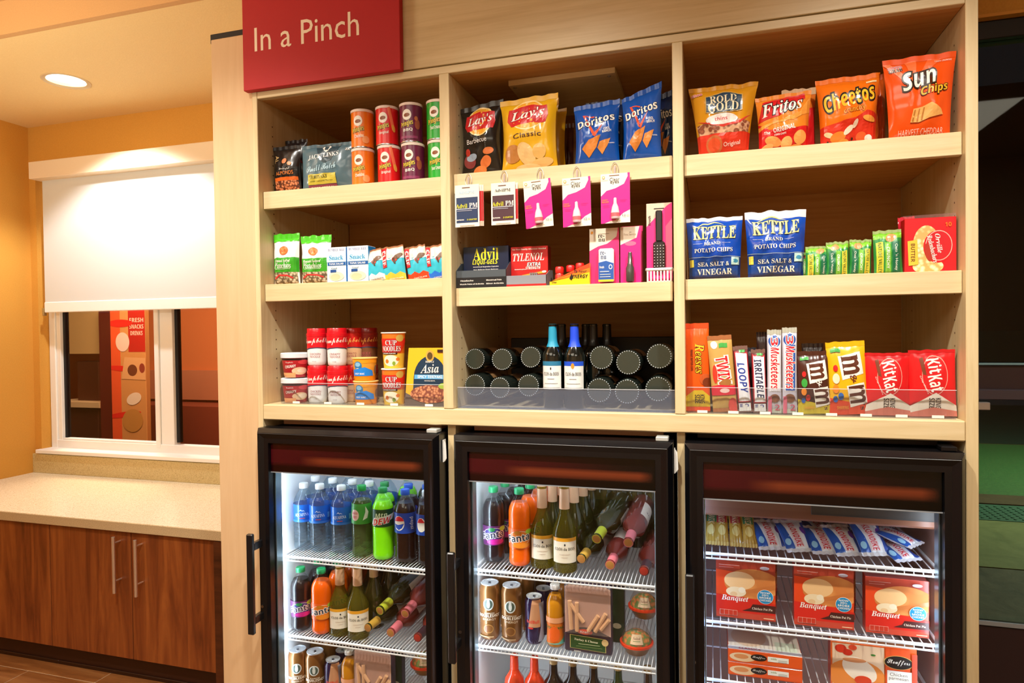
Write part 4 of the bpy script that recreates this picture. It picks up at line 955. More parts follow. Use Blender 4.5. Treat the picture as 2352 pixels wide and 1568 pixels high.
# energy shot tray with sloping sides
X, w_, h_ = fit(1262, 1354, 606, .03, M2); e = empty('energy_shot_tray', (X, .03, M2+.0005)); tag(e, 'yellow, orange and red wedge-shaped energy shot tray', 'drink display')
hw = w_/2; v = [(-hw, 0, 0), (hw, 0, 0), (hw, 0, h_), (-hw, 0, h_*.16)]; v2 = [(x, .07, max(z, 0)) for x, _, z in v]
t_ = mesh('tray', v+v2, [(0, 1, 2, 3), (7, 6, 5, 4), (0, 3, 7, 4), (1, 5, 6, 2), (0, 4, 5, 1)], [P('F0C81C', .35, 0, .3)], e)
pprint(t_, [G([(0, .18), (.4, .30), (1, .58), (1, 1), (0, .16)], 'F08018'), G([(.3, .36), (1, .78), (1, 1), (.2, .30)], 'E8481C'), T('5', .66, .62, .08, .14, K, 'b'), T('-hour', .82, .62, .22, .12, K, 'b', 0, .2), T('ENERGY', .76, .38, .4, .17, K, 'i'), G([(.5, .3), (.56, .55), (.58, .3), (.62, .52), (.55, .2)], K), T('5-hour', .12, .14, .12, .1, K, 'b')], w_, h_, lambda x, z, off: (x, -off, z))
for k in range(3):
    lathe_obj('red_cap', [(.012, 0), (.0125, .004), (.0125, .016), (.010, .019), (0, .019)], P('D8201C', .3, 0, .3), e, 18).location = (-hw+.02+k*.030, .02+.012*(k % 2)+.02, h_*.62+.004*k)
    lathe_obj('shot_bottle', [(.0135, 0), (.0135, h_*.5), (.010, h_*.62)], P('B82A1C', .3, 0, .3), e, 18).location = (-hw+.02+k*.030, .02+.012*(k % 2)+.02, .001)
def scard(name, lab, xl, xr, yt, Y, els, roll=0, cat='toiletry pack', rz=0):
    X, w, h = fit(xl, xr, yt, Y, M2); m = MB(); m.bbox(-w/2, w/2, 0, .0015, 0, h, .0005); o = m.build(name, P('EFE2CC', .35, 0, .3)); tag(o, lab, cat)
    pprint(o, els, w, h, lambda x, z, off: (x, -off, z)); o.location = (X, Y, M2+.0005); o.rotation_euler = (-.03, roll, rz); return o, w, h
pinkbg = G([(0, 0), (0, .60), (.3, .68), (.6, .72), (.92, .84), (.97, 1), (1, 1), (1, 0)], 'E8246E')
o, w_, h_ = scard('contact_lens_solution_card', 'pink card with a white and blue solution bottle, left of the other pink cards', 1353, 1421, 524, .045, [pinkbg, T('re-', .40, .86, .22, .055, '2A2420', 's'), T('nu', .42, .79, .22, .055, '2A2420', 's'), R(.3, .90, .68, .905, '8A6A50'), E(.09, .93, .04, .025, 'F0A030')])
m = MB().bbox(-.021, .021, -.02, -.001, .004, h_*.62, .004).build('solution_bottle', P('F0F0F2', .25, 0, .3), o); m.location.x = .008
pprint(m, [G([(0, 0), (1, 0), (1, .52), (.5, .60), (0, .55)], '2458A8'), T('re-', .3, .82, .36, .10, '3A4A70', 's'), T('nu', .34, .70, .38, .10, '3A4A70', 's'), T('fresh', .22, .42, .3, .07, Wt, 'b'), E(.8, .42, .12, .07, Wt), E(.8, .42, .08, .045, '2458A8'), R(.1, .28, .7, .30, Wt), R(.1, .2, .8, .215, Wt), R(.1, .13, .8, .145, Wt), R(0, 0, 1, .06, 'D8C830')], .042, h_*.62, lambda x, z, off: (x, -.02-off, z+.004))
for k, (dx, dY) in enumerate(((6, .035), (3, .02))):
    scard('sewing_kit_card', 'pink card edge showing behind the spray bottle card' + (', rear one' if k == 0 else ''), 1424+dx, 1470+dx, 519, .045+dY, [R(0, 0, 1, 1, 'E0206A')])
o, w_, h_ = scard('spray_bottle_card', 'pink card with a small dark spray bottle, next to the white and blue bottle', 1424, 1471, 520, .045, [G([(0, 0), (0, .68), (.4, .74), (.8, .80), (.94, 1), (1, 1), (1, 0)], 'F01480'), E(.5, .7, .28, .04, 'F06A90'), T('First Service', .48, .865, .6, .04, 'B8A088', 'n'), R(.45, .9, .55, .905, K)])
lathe_obj('spray_bottle', [(.0105, 0), (.0115, .003), (.0115, .038), (.008, .046), (.008, .05), (.0066, .052), (.0055, .078), (.0045, .081), (0, .081)], P('4A4640', .25, .2, .4), o, 18).location = (0, -.013, .002)
# hairbrush on card in a white basket
X, w_, h_ = fit(1484, 1543, 468, .05, M2)
m = MB().bbox(-w_/2, w_/2, 0, .0015, 0, h_, .0005).build('hairbrush_pack', P('E8C8B0', .35, 0, .3)); tag(m, 'pink carded black hairbrush standing in the small white basket', 'hairbrush')
pprint(m, [G([(0, 0), (0, .7), (.3, .8), (.8, .96), (1, 1), (1, 0)], 'F02A80'), G([(.75, .1), (1, .1), (1, .8), (.75, .7)], 'F86A90'), T('Brush', .12, .78, .12, .1, K, 'b', 90), R(.3, .925, .7, .935, K)], w_, h_, lambda x, z, off: (x, -off, z))
m.location = (X, .05, M2+.003); m.rotation_euler = (-.02, 0, 0)
MB().bbox(-.009, .009, -.012, -.001, h_*.50, h_*.9, .003).build('handle', P('24201E', .35, 0, .3), m)
MB().bbox(-.016, .016, -.014, -.001, h_*.12, h_*.505, .005).build('brush_head', P('24201E', .35, 0, .3), m)
q = MB()
for a in range(9):
    for b in range(4): q.lathe([(.0013, 0), (.0013, .002), (0, .003)], 6); n_ = 18; X_ = -.012+b*.008; Z_ = h_*.15+a*h_*.037; q.v[-n_:] = [(x+X_, -.014-z, y+Z_) for x, y, z in q.v[-n_:]]
q.build('bristles', P('F4F0F0', .3), m)['kind'] = 'stuff'
X, w_, h_ = fit(1482, 1549, 619, .022, M2); e = empty('small_basket', (X, .022, M2+.0005)); tag(e, 'small white slotted plastic basket at the right end of the second shelf', 'basket')
bh = .037; hw = w_/2; m = MB(); m.bbox(-hw, hw, 0, .006, bh-.008, bh, .002); m.bbox(-hw, hw, .05, .055, bh-.008, bh, .002); m.bbox(-hw, -hw+.005, 0, .055, bh-.008, bh, .002); m.bbox(hw-.005, hw, 0, .055, bh-.008, bh, .002); m.box(-hw+.004, hw-.004, .004, .052, 0, .002)
m.build('rim', P('EEE6DC', .4), e)
for k in range(8):
    xx = -hw+.006+k*(2*hw-.012)/7; MB().bbox(xx-.0022, xx+.0022, .002, .005, .0, bh-.007, .0006).build('slat', P('EEE6DC', .4), e)
# ---- middle bay, bottom: wine
def wineprof(s=1.0, L=.30, burg=False):
    r = .0372*s
    if burg: return [(0, .017), (r*.3, .0145), (r*.6, .007), (r*.80, .0018), (r*.93, .0), (r, .006), (r, L*.40), (r*.96, L*.46), (r*.82, L*.53), (r*.62, L*.60), (.0170*s, L*.67), (.0150*s, L*.73), (.0140*s, L*.97), (.0150*s, L*.975), (.0150*s, L*.995), (.013*s, L)]
    return [(0, .017), (r*.3, .0145), (r*.6, .007), (r*.80, .0018), (r*.93, .0), (r, .006), (r, L*.60), (r*.93, L*.66), (r*.55, L*.74), (.0152*s, L*.79), (.0138*s, L*.97), (.0155*s, L*.975), (.0155*s, L*.995), (.013*s, L)]
def bottle(name, lab, glass, cap, capz=.78, label=None, els=(), s=1.0, L=.30, lab_z=(.14, .50), group=None, closed=True, cat='wine bottle', capr=0):
    prof = wineprof(s, L, name == 'white_wine_bottle'); o = MB().lathe(prof, 32).build(name, glass, None, True); tag(o, lab, cat, group); pr_ = prof_r(prof)
    zz_ = [capz+(1-capz)*k/6 for k in range(7)]
    lathe_obj('capsule', [(pr_(z*L)+.0008+capr, z*L) for z in zz_]+[(.0145*s, L*1.004), (0, L*1.004)], C(cap), o, 24)
    if label:
        a, b = lab_z[0]*L, lab_z[1]*L; n = 24; r = .0372*s+.0004; m = MB(); sw = 2.2
        for k in range(n+1):
            t = -PI/2-sw/2+sw*k/n; m.v += [(r*math.cos(t), r*math.sin(t), a), (r*math.cos(t), r*math.sin(t), b)]
        for k in range(n): m.f.append([2*k, 2*k+2, 2*k+3, 2*k+1]); m.m.append(0)
        lb = m.build('paper_label', C(label), o, True)
        if els: curved(lb, els, r*sw, b-a, lambda q: r, a, 20, 'printed_label', sw, .0003)
    return o
def aim(o, pos, d, spin=0):
    d = Vector(d).normalized(); q = d.to_track_quat('Z', 'Y'); o.rotation_mode = 'QUATERNION'
    from mathutils import Quaternion
    o.rotation_quaternion = q @ Quaternion((0, 0, 1), spin); o.location = pos
glass_base = P('1C221E', .08, 0, .8)
rk = MB(); Rk = (-.60, -.11)
# black rack board behind the bottles
bx('bottle_rack', x2+.07, x3-.004, .36, .375, ldt+.001, W(1300, 775, .36).z, P('0E0D10', .5), b=.002); tag(bpy.data.objects['bottle_rack'], 'low black backing board of the bottle rack behind the lying bottles', 'rack')
base_ring = None
def lying(px, py, r_px, Y, k, side, row):
    c = W(px, py, Y); s = r_px/F*(D+Y)*.97/.0372
    o = bottle('lying_wine_bottle', 'lying dark bottle, base outwards, %s in the %s row %s of the standing pair' % (('first', 'middle', 'third')[k], row, side), glass_base, '1A1416', .78, 'B08458', (), s, .29, (.30, .60), 'lying wine bottles on the ledge')
    pr = [(0, .0168), (.0112*s, .0142), (.0223*s, .0067), (.0298*s, .0014), (.0345*s, -.0004)]
    lathe_obj('punt', [(r, z+.0002) for r, z in pr], P('55605A', .2, .75, 0), o, 28)
    m = MB()
    for t in range(30):
        a = 2*PI*t/30; m.lathe([(.0015, -.0008), (.0015, .0006), (0, .0010)], 5); n_ = 15; rr = .0335*s
        m.v[-n_:] = [(x+rr*math.cos(a), y+rr*math.sin(a), -z) for x, y, z in m.v[-n_:]]
    m.build('knurl_glints', P('C8D0D4', .12, .1, .8), o)['kind'] = 'stuff'  # knurl dots coloured pale to paint in the glints of the base ring
    aim(o, c, (random.uniform(-.03, .03)+.02, 1, -.02 if row == 'upper' else 0), PI if False else math.radians(180)); return o
for k, (px, py, r) in enumerate(((1091, 824, 27), (1153, 825, 28), (1219, 820, 27))): lying(px, py, r, .10, k, 'left', 'upper')
for k, (px, py, r) in enumerate(((1091, 884, 28), (1148, 890, 27), (1214, 885, 28))): lying(px, py, r, .075, k, 'left', 'lower')
for k, (px, py, r) in enumerate(((1381, 821, 29), (1443, 832, 30), (1514, 818, 30))): lying(px, py, r, .10, k, 'right', 'upper')
for k, (px, py, r) in enumerate(((1376, 896, 30), (1440, 899, 30), (1511, 893, 30))): lying(px, py, r, .075, k, 'right', 'lower')
for i, (px, cap, band, nm, xw) in enumerate(((1270, '2A9CC0', '2A7AA0', 'turquoise', 24), (1320, '1E4CE0', '1A50D0', 'bright blue', 25))):
    L = W(px, 745, .085).z-ldt
    o = bottle('standing_wine_bottle', 'dark wine bottle with %s neck foil standing at the front' % nm, dark_glass, cap, .73, 'E8E8E4', [R(0, .84, 1, 1, band), T('CLOS du BOIS', .5, .55, .72, .13, '2A2A2A', 's'), E(.5, .74, .03, .05, '3A3A3A') if i == 0 else E(.5, .84, .07, .1, 'C89030'), R(.35, .36, .65, .38, '8A8A8A'), R(.2, .2, .8, .215, '8A8A8A'), R(.1, .05, .9, .06, '5A5A5A')], xw/F*1.88/.0372*1.0, L, (.23, .56))
    o.location = (W(px, 850, .08).x, .082, ldt+.001)
for i, px in enumerate((1292, 1345, 1364, 1393)):
    L = W(px, 745, .21).z-ldt
    o = bottle('rear_wine_bottle', 'shadowed dark bottle standing behind, number %s of the four rear necks from the left' % ('one', 'two', 'three', 'four')[i], dark_glass, '100E10', .73, None, (), .9, L, group='rear standing wine bottles'); o.location = (W(px, 800, .21+.03*(i % 2)).x, .20+.05*(i % 2), ldt+.001)
# ---- right bay, top shelf
pz = foodm('A05A38', '7A3A20', 70, dark='D8A880')
fbag('pretzel_bag', 'golden yellow pretzel bag with navy oval, left end of the right bay top shelf', 1581, 1742, 197, .045, T1, 'D8941C',
     [G([(0, .0), (1, .0), (1, .3), (0, .3)], 'D8341C'), G([(.04, .3), (.96, .3), (.98, .44), (.75, .48), (.3, .48), (.02, .44)], pz), E(.32, .15, .16, .13, 'C86A3A'), E(.32, .15, .12, .09, 'E0542C'), G([(.02, .5), (.3, .42), (.5, .38), (.8, .42), (.98, .54), (.8, .46), (.5, .42), (.25, .46)], 'D83A2C'), E(.47, .49, .28, .075, 'E8DCD4'), T('thins', .46, .495, .22, .05, 'C82A3A', 'b'),
      G([(.2, .6), (.22, .84), (.4, .87), (.5, .9), (.62, .87), (.8, .84), (.82, .6), (.6, .57), (.4, .57)], 'C8A050'), G([(.215, .61), (.235, .83), (.41, .86), (.5, .885), (.61, .86), (.785, .83), (.805, .61), (.6, .58), (.4, .58)], '1E3A50'), T('ROLD', .50, .785, .42, .11, 'E8D8B0', 's'), T('GOLD', .50, .665, .5, .13, 'E8D8B0', 's'), T('Pretzels', .48, .595, .2, .03, 'C8D0D0', 'c'),
      T('GRAB', .1, .88, .17, .035, 'D8304A', 'b', 8, 0, Wt), T('Original', .66, .145, .32, .07, Wt, 'n', 4)], T_=.034, seed=51, pinch=.05, flare=.34, rough=.2, c0=.0, c1=.06)
fbag('corn_chip_bag', 'orange and red corn chip bag with its clear seal, behind the front one', 1795, 1874, 205, .10, T1, 'E87A24', [G([(0, 0), (1, 0), (1, .7), (.5, .62), (0, .5)], 'D81C20'), E(.4, .2, .3, .1, 'F0A860')], T_=.028, seed=53, c0=.0, c1=.1, seal='E0B888')
fbag('corn_chip_bag', 'red and orange corn chip bag at the front between pretzels and cheese puffs', 1734, 1864, 217, .045, T1, 'E88828',
     [G([(0, 0), (1, 0), (1, .40), (.6, .34), (.2, .36), (0, .5)], 'D8181C'), G([(0, .52), (.4, .58), (.9, .86), (.88, .96), (.5, .93), (.12, .88)], 'D0181C'), G([(0, .36), (.3, .46), (.7, .5), (1, .62), (1, .9), (.8, .62), (.4, .5), (0, .44)], 'F0A040'), T('Fritos', .46, .75, .78, .24, Wt, 'j', 8, .1, '2A0A0A', .05), T('The', .16, .31, .12, .055, Wt, 'b'), T('ORIGINAL', .50, .36, .44, .08, Wt, 'b', 8), T('CORN CHIPS', .42, .27, .24, .03, Wt, 'b', 6),
      E(.28, .16, .17, .08, 'F0A458', -15), E(.55, .12, .12, .1, 'F0B068', 40), E(.82, .2, .12, .12, 'F0A050', -50), E(.15, .06, .14, .06, 'F4B870', 20), E(.75, .04, .15, .05, 'F0A050')], T_=.032, seed=54, pinch=.05, rough=.2, c0=.0, slant=.02, flare=.14)
fbag('cheese_puff_bag', 'orange edge of a snack bag in the gap behind the cheese puffs', 1990, 2034, 172, .13, T1, 'D85A18', [], T_=.028, seed=57, c0=.0)
fbag('cheese_puff_bag', 'bright orange crunchy cheese snack bag with yellow black-edged lettering', 1872, 2022, 177, .045, T1, 'F07414',
     [G([(.0, 0), (1, 0), (1, .42), (.8, .46), (.6, .36), (.3, .32), (0, .28)], 'D83018'), T('Cheetos', .5, .665, .86, .25, 'F4C42C', 'i', 12, 0, '1A1410', .09), T('crunchy', .58, .475, .38, .1, 'E8A030', 'b', 12, 0, 'A82A10', .04), R(.78, .86, .95, .885, 'F8D8A0'),
      E(.14, .16, .09, .035, 'F4D8A8', -20), E(.3, .12, .14, .07, 'F08A30', 10), E(.48, .2, .1, .04, 'F8E8D0', 40), E(.6, .28, .08, .03, 'F4E0C8', 60), E(.72, .1, .1, .07, 'E8602C'), E(.85, .34, .12, .04, 'F0A040', -15), E(.4, .04, .1, .05, 'F0A848'), E(.85, .08, .07, .05, Wt), E(.12, .06, .02, .02, '2A1408'), E(.55, .08, .02, .02, '2A1408')], T_=.034, seed=55, pinch=.04, rough=.2, c0=.0, flare=.18, slant=.01)
fbag('wholegrain_chip_bag', 'tall orange wholegrain chip bag at the right end, largest on the top shelf', 2026, 2216, 128, .022, T1, 'EC5414',
     [G([(.0, .94), (.3, .62), (.36, .66), (.1, .94)], 'F08050'), G([(.3, .94), (.36, .64), (.4, .65), (.46, .94)], 'F07038'), G([(.62, .94), (.42, .66), (.46, .66), (.8, .94)], 'F06830'), T('HUNGER', .15, .885, .2, .035, 'D82A4A', 'b', 8, 0, Wt), T('GRAB', .15, .84, .19, .045, K, 's', 8, 0, Wt), T('CRISPY CRUNCHY', .82, .9, .24, .025, 'F8D8C8', 'b', -2),
      T('Sun', .46, .70, .5, .22, Wt, 'i', 12, .1, '2A1A08', .07), T('Chips', .69, .54, .42, .13, 'F4B828', 'i', 10, .05, '2A1A08', .06), G([(.32, .17), (.36, .32), (.5, .34), (.64, .38), (.8, .3), (.84, .24), (.6, .2), (.45, .16)], 'F0B060'), G([(.34, .18), (.38, .31), (.4, .31), (.37, .17)], 'B8742C'), G([(.41, .17), (.45, .32), (.47, .32), (.44, .17)], 'B8742C'), G([(.48, .18), (.52, .33), (.54, .33), (.51, .18)], 'B8742C'),
      T('HARVEST CHEDDAR', .5, .055, .72, .07, 'F4C8B8', 'n')], T_=.028, seed=56, pinch=.04, rough=.2, c0=.0, flare=.20, slant=.01)
# ---- right bay, middle shelf
def kettle(xl, xr, yt, lab, seed, c1):
    return fbag('kettle_chip_bag', lab, xl, xr, yt, .04, T2, '1446A8', [R(.0, .0, 1, .34, '0E2E70'), R(0, .06, .96, .33, '10408C'), T('KETTLE', .5, .745, .78, .2, 'E8DC8C', 's', 0, 0, '1A2A40', .03), G([(.14, .83), (.3, .9), (.5, .915), (.68, .86), (.5, .895), (.3, .88)], 'E8DC8C'),
        T('BRAND', .46, .565, .3, .05, 'E8E4C8', 's'), R(.1, .57, .28, .573, 'E8E4C8'), R(.64, .57, .8, .573, 'E8E4C8'), T('POTATO CHIPS', .48, .46, .72, .065, 'F0ECD8', 's'), R(.0, .35, 1, .355, 'C8D08A'), R(.02, .2, .1, .32, 'E0D050'), T('SEA SALT &', .48, .24, .6, .065, 'F0ECD8', 's'), T('VINEGAR', .5, .12, .68, .095, 'F0ECD8', 's'), R(.82, .22, .97, .34, 'B8D8D0'), E(.9, .28, .05, .03, '3A88A8')],
        T_=.03, seal='DCDCE0', seed=seed, c0=.0, c1=c1, pinch=.02, flare=.12, rough=.18, wr=1.6)
kettle(1573, 1706, 500, 'blue sea salt crisp bag, left one of the pair on the right bay middle shelf', 61, .06)
kettle(1710, 1852, 485, 'blue sea salt crisp bag with a white hanging strip, right one of the pair', 62, .11)
def oat(xl, xr, yt, Y, lab, seed, flip=False, roll=0):
    q = [R(.0, .80, 1, .93, '7CC030'), R(0, 0, 1, .8, '2A8A3C'), E(.62, .82, .2, .09, 'D89058', 20), R(.08, .0, .32, .72, 'E8D040'), T('NATURE VALLEY', .2, .36, .68, .13, '2A6A2C', 'b', -90), R(.38, 0, .58, .72, '7CC040'), T('CRUNCHY', .48, .36, .5, .11, Wt, 'b', -90), R(.64, 0, .9, .72, '146A48'), T("Oats 'n Honey", .77, .36, .6, .13, Wt, 'n', -90)]
    if flip:
        def mir(e): 
            if e[0] == 'T': return e[:2]+(1-e[2],)+e[3:]
            if e[0] == 'E': return (e[0], 1-e[1])+e[2:]
            return ('P', [(1-x, z) for x, z in e[1]], e[2])
        q = [mir(e) for e in q]
    return fbag('oat_bar', lab, xl, xr, yt, Y, T2, '2A8A3C', q, T_=.012, cat='oat bar', seed=seed, seal='9AB070', c0=.0, c1=.1, pinch=.02, roll=roll, group=None)
oat(1832, 1862, 580, .07, 'green oat bar half hidden beside the blue crisp bag', 66)
oat(1850, 1903, 566, .05, 'green oat bar leaning next to the blue crisp bags', 67)
oat(1897, 1949, 556, .045, 'green oat bar with shiny wrapper in the middle of the trio', 68, True)
oat(1949, 2000, 551, .05, 'green oat bar, right one of the trio', 69, True, .02)
oat(2007, 2073, 529, .045, 'taller green oat bar standing alone beside the popcorn', 70, False, -.03)
fbag('popcorn_pack', 'red popcorn pack edge behind the front popcorn box', 2062, 2100, 499, .09, T2, 'C8243A', [], T_=.02, seed=72, c0=.0)
X, w_, h_ = fit(2078, 2197, 500, .045, T2)
cornm = foodm('F8ECC8', 'E8D090', 90, dark='D0A860')
o = box('popcorn_box', 'red wrapped butter popcorn box at the right end of the middle shelf', 'food box', X, .045, T2+.0006, w_, .04, h_, 'D81420',
    [E(.42, .5, .26, .36, cornm), E(.45, .1, .3, .14, cornm), E(.64, .46, .28, .3, 'D81420'), E(.66, .48, .26, .28, 'F0B8A8'), E(.66, .48, .245, .265, 'C81824'), E(.46, .36, .07, .17, 'B03020', 10), T('Orville', .66, .52, .36, .10, Wt, 'j', -82), T('Redenbachers', .54, .42, .52, .10, Wt, 'j', -78), G([(.05, .58), (.24, .60), (.26, .14), (.07, .12)], 'F0C040'), T('BUTTER', .155, .36, .34, .08, '6A3A10', 'b', -90), T('10', .84, .86, .12, .08, 'E87820', 'b')])
mb = MB(); mb.add([(-w_/2, 0, h_), (w_/2, 0, h_), (w_/2+.001, .01, h_+.010), (-w_/2-.003, .01, h_+.008), (w_/2, .04, h_), (-w_/2, .04, h_)], [(0, 1, 2, 3), (3, 2, 4, 5)]).build('film_flap', clamm, o)
# ---- right bay, bottom: chocolate bars
def bar(name, lab, xt, yt, xb, yb, wpx, col, els, Y=.06, T_=.010, seal=None, seed=1, c1=.06, c0=.05, cat='chocolate bar', rough=.25, **k):
    b_, h_, ro = f2(xt, yt, xb, yb, Y); w = wpx/F*(D+Y)*1.0; a = (xt+xb)/2; w = W(a+wpx/2, 850, Y).x-W(a-wpx/2, 850, Y).x
    return bag(name, lab, cat, b_.x, Y-T_, ldt+.003, w, b_.z-(ldt+.003)+h_ if abs(ro) < .3 else h_, col, els, T_=T_, c0=c0, c1=c1, roll=ro, seed=seed, seal=seal, rough=rough, pinch=.02, wr=.6, **k)
bar('peanut_butter_cup_pack', 'tall orange peanut butter cup pack with yellow lettering, far left of the chocolate', 1600, 742, 1604, 935, 55, 'EE5A14',
    [T('Reeses', .60, .60, .34, .38, 'F4C020', 'j', -90, 0, '4A1A08', .04), T('PEANUT BUTTER CUPS', .27, .58, .24, .1, '4A1A08', 'b', -90), G([(0, .05), (1, .05), (1, .17), (.7, .24), (.35, .24), (0, .17)], 'E8C41C'), T('KING', .68, .14, .1, .2, '2A1A08', 'b', -90), T('SIZE', .47, .14, .1, .2, '2A1A08', 'b', -90), E(.85, .36, .25, .07, 'C85A28', 60), E(.9, .33, .2, .05, '7A3214', 60)], seal='E84A18', seed=81, T_=.012)
bar('caramel_bar', 'gold and red caramel cookie bar leaning left', 1652, 770, 1666, 938, 56, 'C8A058',
    [E(.25, .88, .14, .05, 'F0E8E0'), R(.45, .84, .8, .9, '3AA040'), T('TWIX', .55, .55, .36, .5, 'D81824', 'b', -86, 0, Wt, .08), E(.2, .5, .1, .12, 'E83A28'), E(.6, .38, .25, .05, 'A87038', 20), G([(0, .22), (1, .22), (1, .34), (.3, .36), (0, .34)], 'D8283C'), E(.55, .28, .2, .03, 'F4D0C8'), E(.85, .08, .2, .1, 'E05048')], seal='A8683C', seed=82, Y=.055)
bar('nougat_bar', 'black-edged white bar in the gap behind the two word bars', 1722, 798, 1730, 936, 30, '2A2A30', [], Y=.10, seed=84)
for i, (xt, yt, xb, wd, word, lb) in enumerate(((1700, 794, 1712, 34, 'LOOPY', 'brown and white peanut bar printed LOOPY'), (1741, 802, 1746, 33, 'IRRITABLE', 'brown and white peanut bar printed IRRITABLE'))):
    bar('peanut_bar', lb, xt, yt, xb, 938, wd, '6A2428', [G([(.08, .16), (.95, .16), (.95, .90), (.08, .92)], 'C82838'), G([(.14, .17), (.9, .17), (.9, .88), (.14, .90)], 'F0F0F4'), T(word, .5, .52 if i == 0 else .54, .46 if i == 0 else .62, .5, '20409C' if i == 0 else '202850', 'i', -87), R(.1, .02, .9, .14, 'F0F0F0'), T('2', .66, .09, .3, .08, '20409C', 'i'), T('BARS', .26, .09, .08, .2, '20409C', 'b', -90), R(.4, .9, .8, .94, '3AA040')], seal='7A5A50', seed=85+i, Y=.055)
bar('dark_bar', 'dark brown crinkled bar behind the blue and red bars', 1752, 762, 1758, 936, 30, '2A1A18', [], Y=.10, seed=88)
for i, (xt, yt, xb, wd, lb) in enumerate(((1778, 757, 1779, 33, 'tall silver bar with blue and red lettering, left one of two'), (1813, 752, 1814, 34, 'tall silver bar with blue and red lettering, right one of two'))):
    bar('nougat_bar', lb, xt, yt, xb, 940, wd, 'C8C4D0', [G([(.15, .26), (.9, .26), (.95, .92), (.5, .95), (.1, .88)], 'F0F0F4'), E(.5, .86, .42, .07, '1E50A8'), T('3', .5, .86, .1, .5, 'D81830', 'b', -90, 0, Wt, .05), G([(.2, .27), (.85, .27), (.88, .80), (.2, .80)], '2A5AB0' if i else 'E8E8F0'), T('Musketeers', .54, .54, .5, .62, 'D01830', 'i', -90, 0, Wt, .06), E(.5, .18, .35, .05, '8A5A40'), T('2', .7, .07, .36, .07, 'D04A6A', 'i'), R(.05, .0, .3, .2, 'E0708A')], seal='B8B8A8', seed=89+i, Y=.052)
bar('candy_bag', 'dark brown candy bag lying behind the brown one', 1866, 788, 1868, 936, 50, '1E1210', [], Y=.11, seed=93)
def mm(xt, yt, xb, wd, col, lb, yel, seed):
    bar('candy_bag', lb, xt, yt, xb, 946, wd, col, [G([(0, .0), (1, .0), (1, .14), (.5, .18), (0, .24)], 'E8481C' if yel else 'D8C028'), G([(.28, .80), (.86, .86), (.92, .56), (.36, .48)], Wt), T('m', .60, .68, .26, .44, '5A2A18', 's', -85), T('m', .60, .68, .24, .40, '5A2A18', 'b', -85), T('&', .66, .50, .12, .16, 'F4E8E0' if not yel else '6A3020', 's', -60), G([(.46, .40), (.92, .44), (1.0, .16), (.54, .10)], Wt), T('m', .73, .28, .24, .42, '5A2A18', 'b', -85), T("'s", .86, .1, .08, .14, '5A2A18', 's', -80),
        E(.2, .64, .06, .045, 'D82020'), E(.2, .5, .09, .07, '3AA040' if not yel else 'F0E0C0'), E(.18, .36, .08, .06, 'F08A20'), E(.3, .26, .07, .05, 'D82818' if not yel else '2A6AC0'), E(.16, .22, .06, .045, '2A6AC0'), R(.1, .86, .36, .91, '3AA040'), T('SHARING', .34, .1, .3, .05, 'F0A830', 'b')], Y=.055, T_=.014, seed=seed, c1=.07, cat='candy bag')
mm(1866, 806, 1871, 76, '4A241A', 'brown chocolate candy bag with big diagonal m letters', False, 94)
mm(1940, 784, 1950, 90, 'F0B414', 'bright yellow peanut candy bag with big diagonal m letters', True, 95)
for i, (xt, yt, xb, wd, lb) in enumerate(((2037, 810, 2038, 104, 'red wafer bar pack, left one beside the yellow candy bag'), (2139, 803, 2143, 108, 'red wafer bar pack, right end of the chocolate row'))):
    bar('wafer_bar_pack', lb, xt, yt, xb, 949, wd, 'D8141C', [E(.54, .62, .28, .30, 'F0A090'), E(.54, .62, .265, .285, 'D0141C'), G([(.22, .88), (.30, .9), (.36, .62), (.28, .64)], '7A3A20'), T('Kit', .54, .76, .22, .30, Wt, 'b', -78), T('Kat', .56, .50, .24, .30, Wt, 'b', -78), T('Crisp Wafers', .3, .48, .3, .04, Wt, 'n', -70), G([(0, 0), (1, 0), (1, .16), (.55, .36), (0, .16)], 'EFE4D4'), T('KING', .60, .2, .16, .12, '3A2014', 'b', -90), T('SIZE', .46, .2, .16, .12, '3A2014', 'b', -90), G([(0, 0), (1, 0), (1, .08), (.5, .14), (0, .06)], 'D87A68')], Y=.055, T_=.010, seed=96+i, seal='C81018', c1=.05)
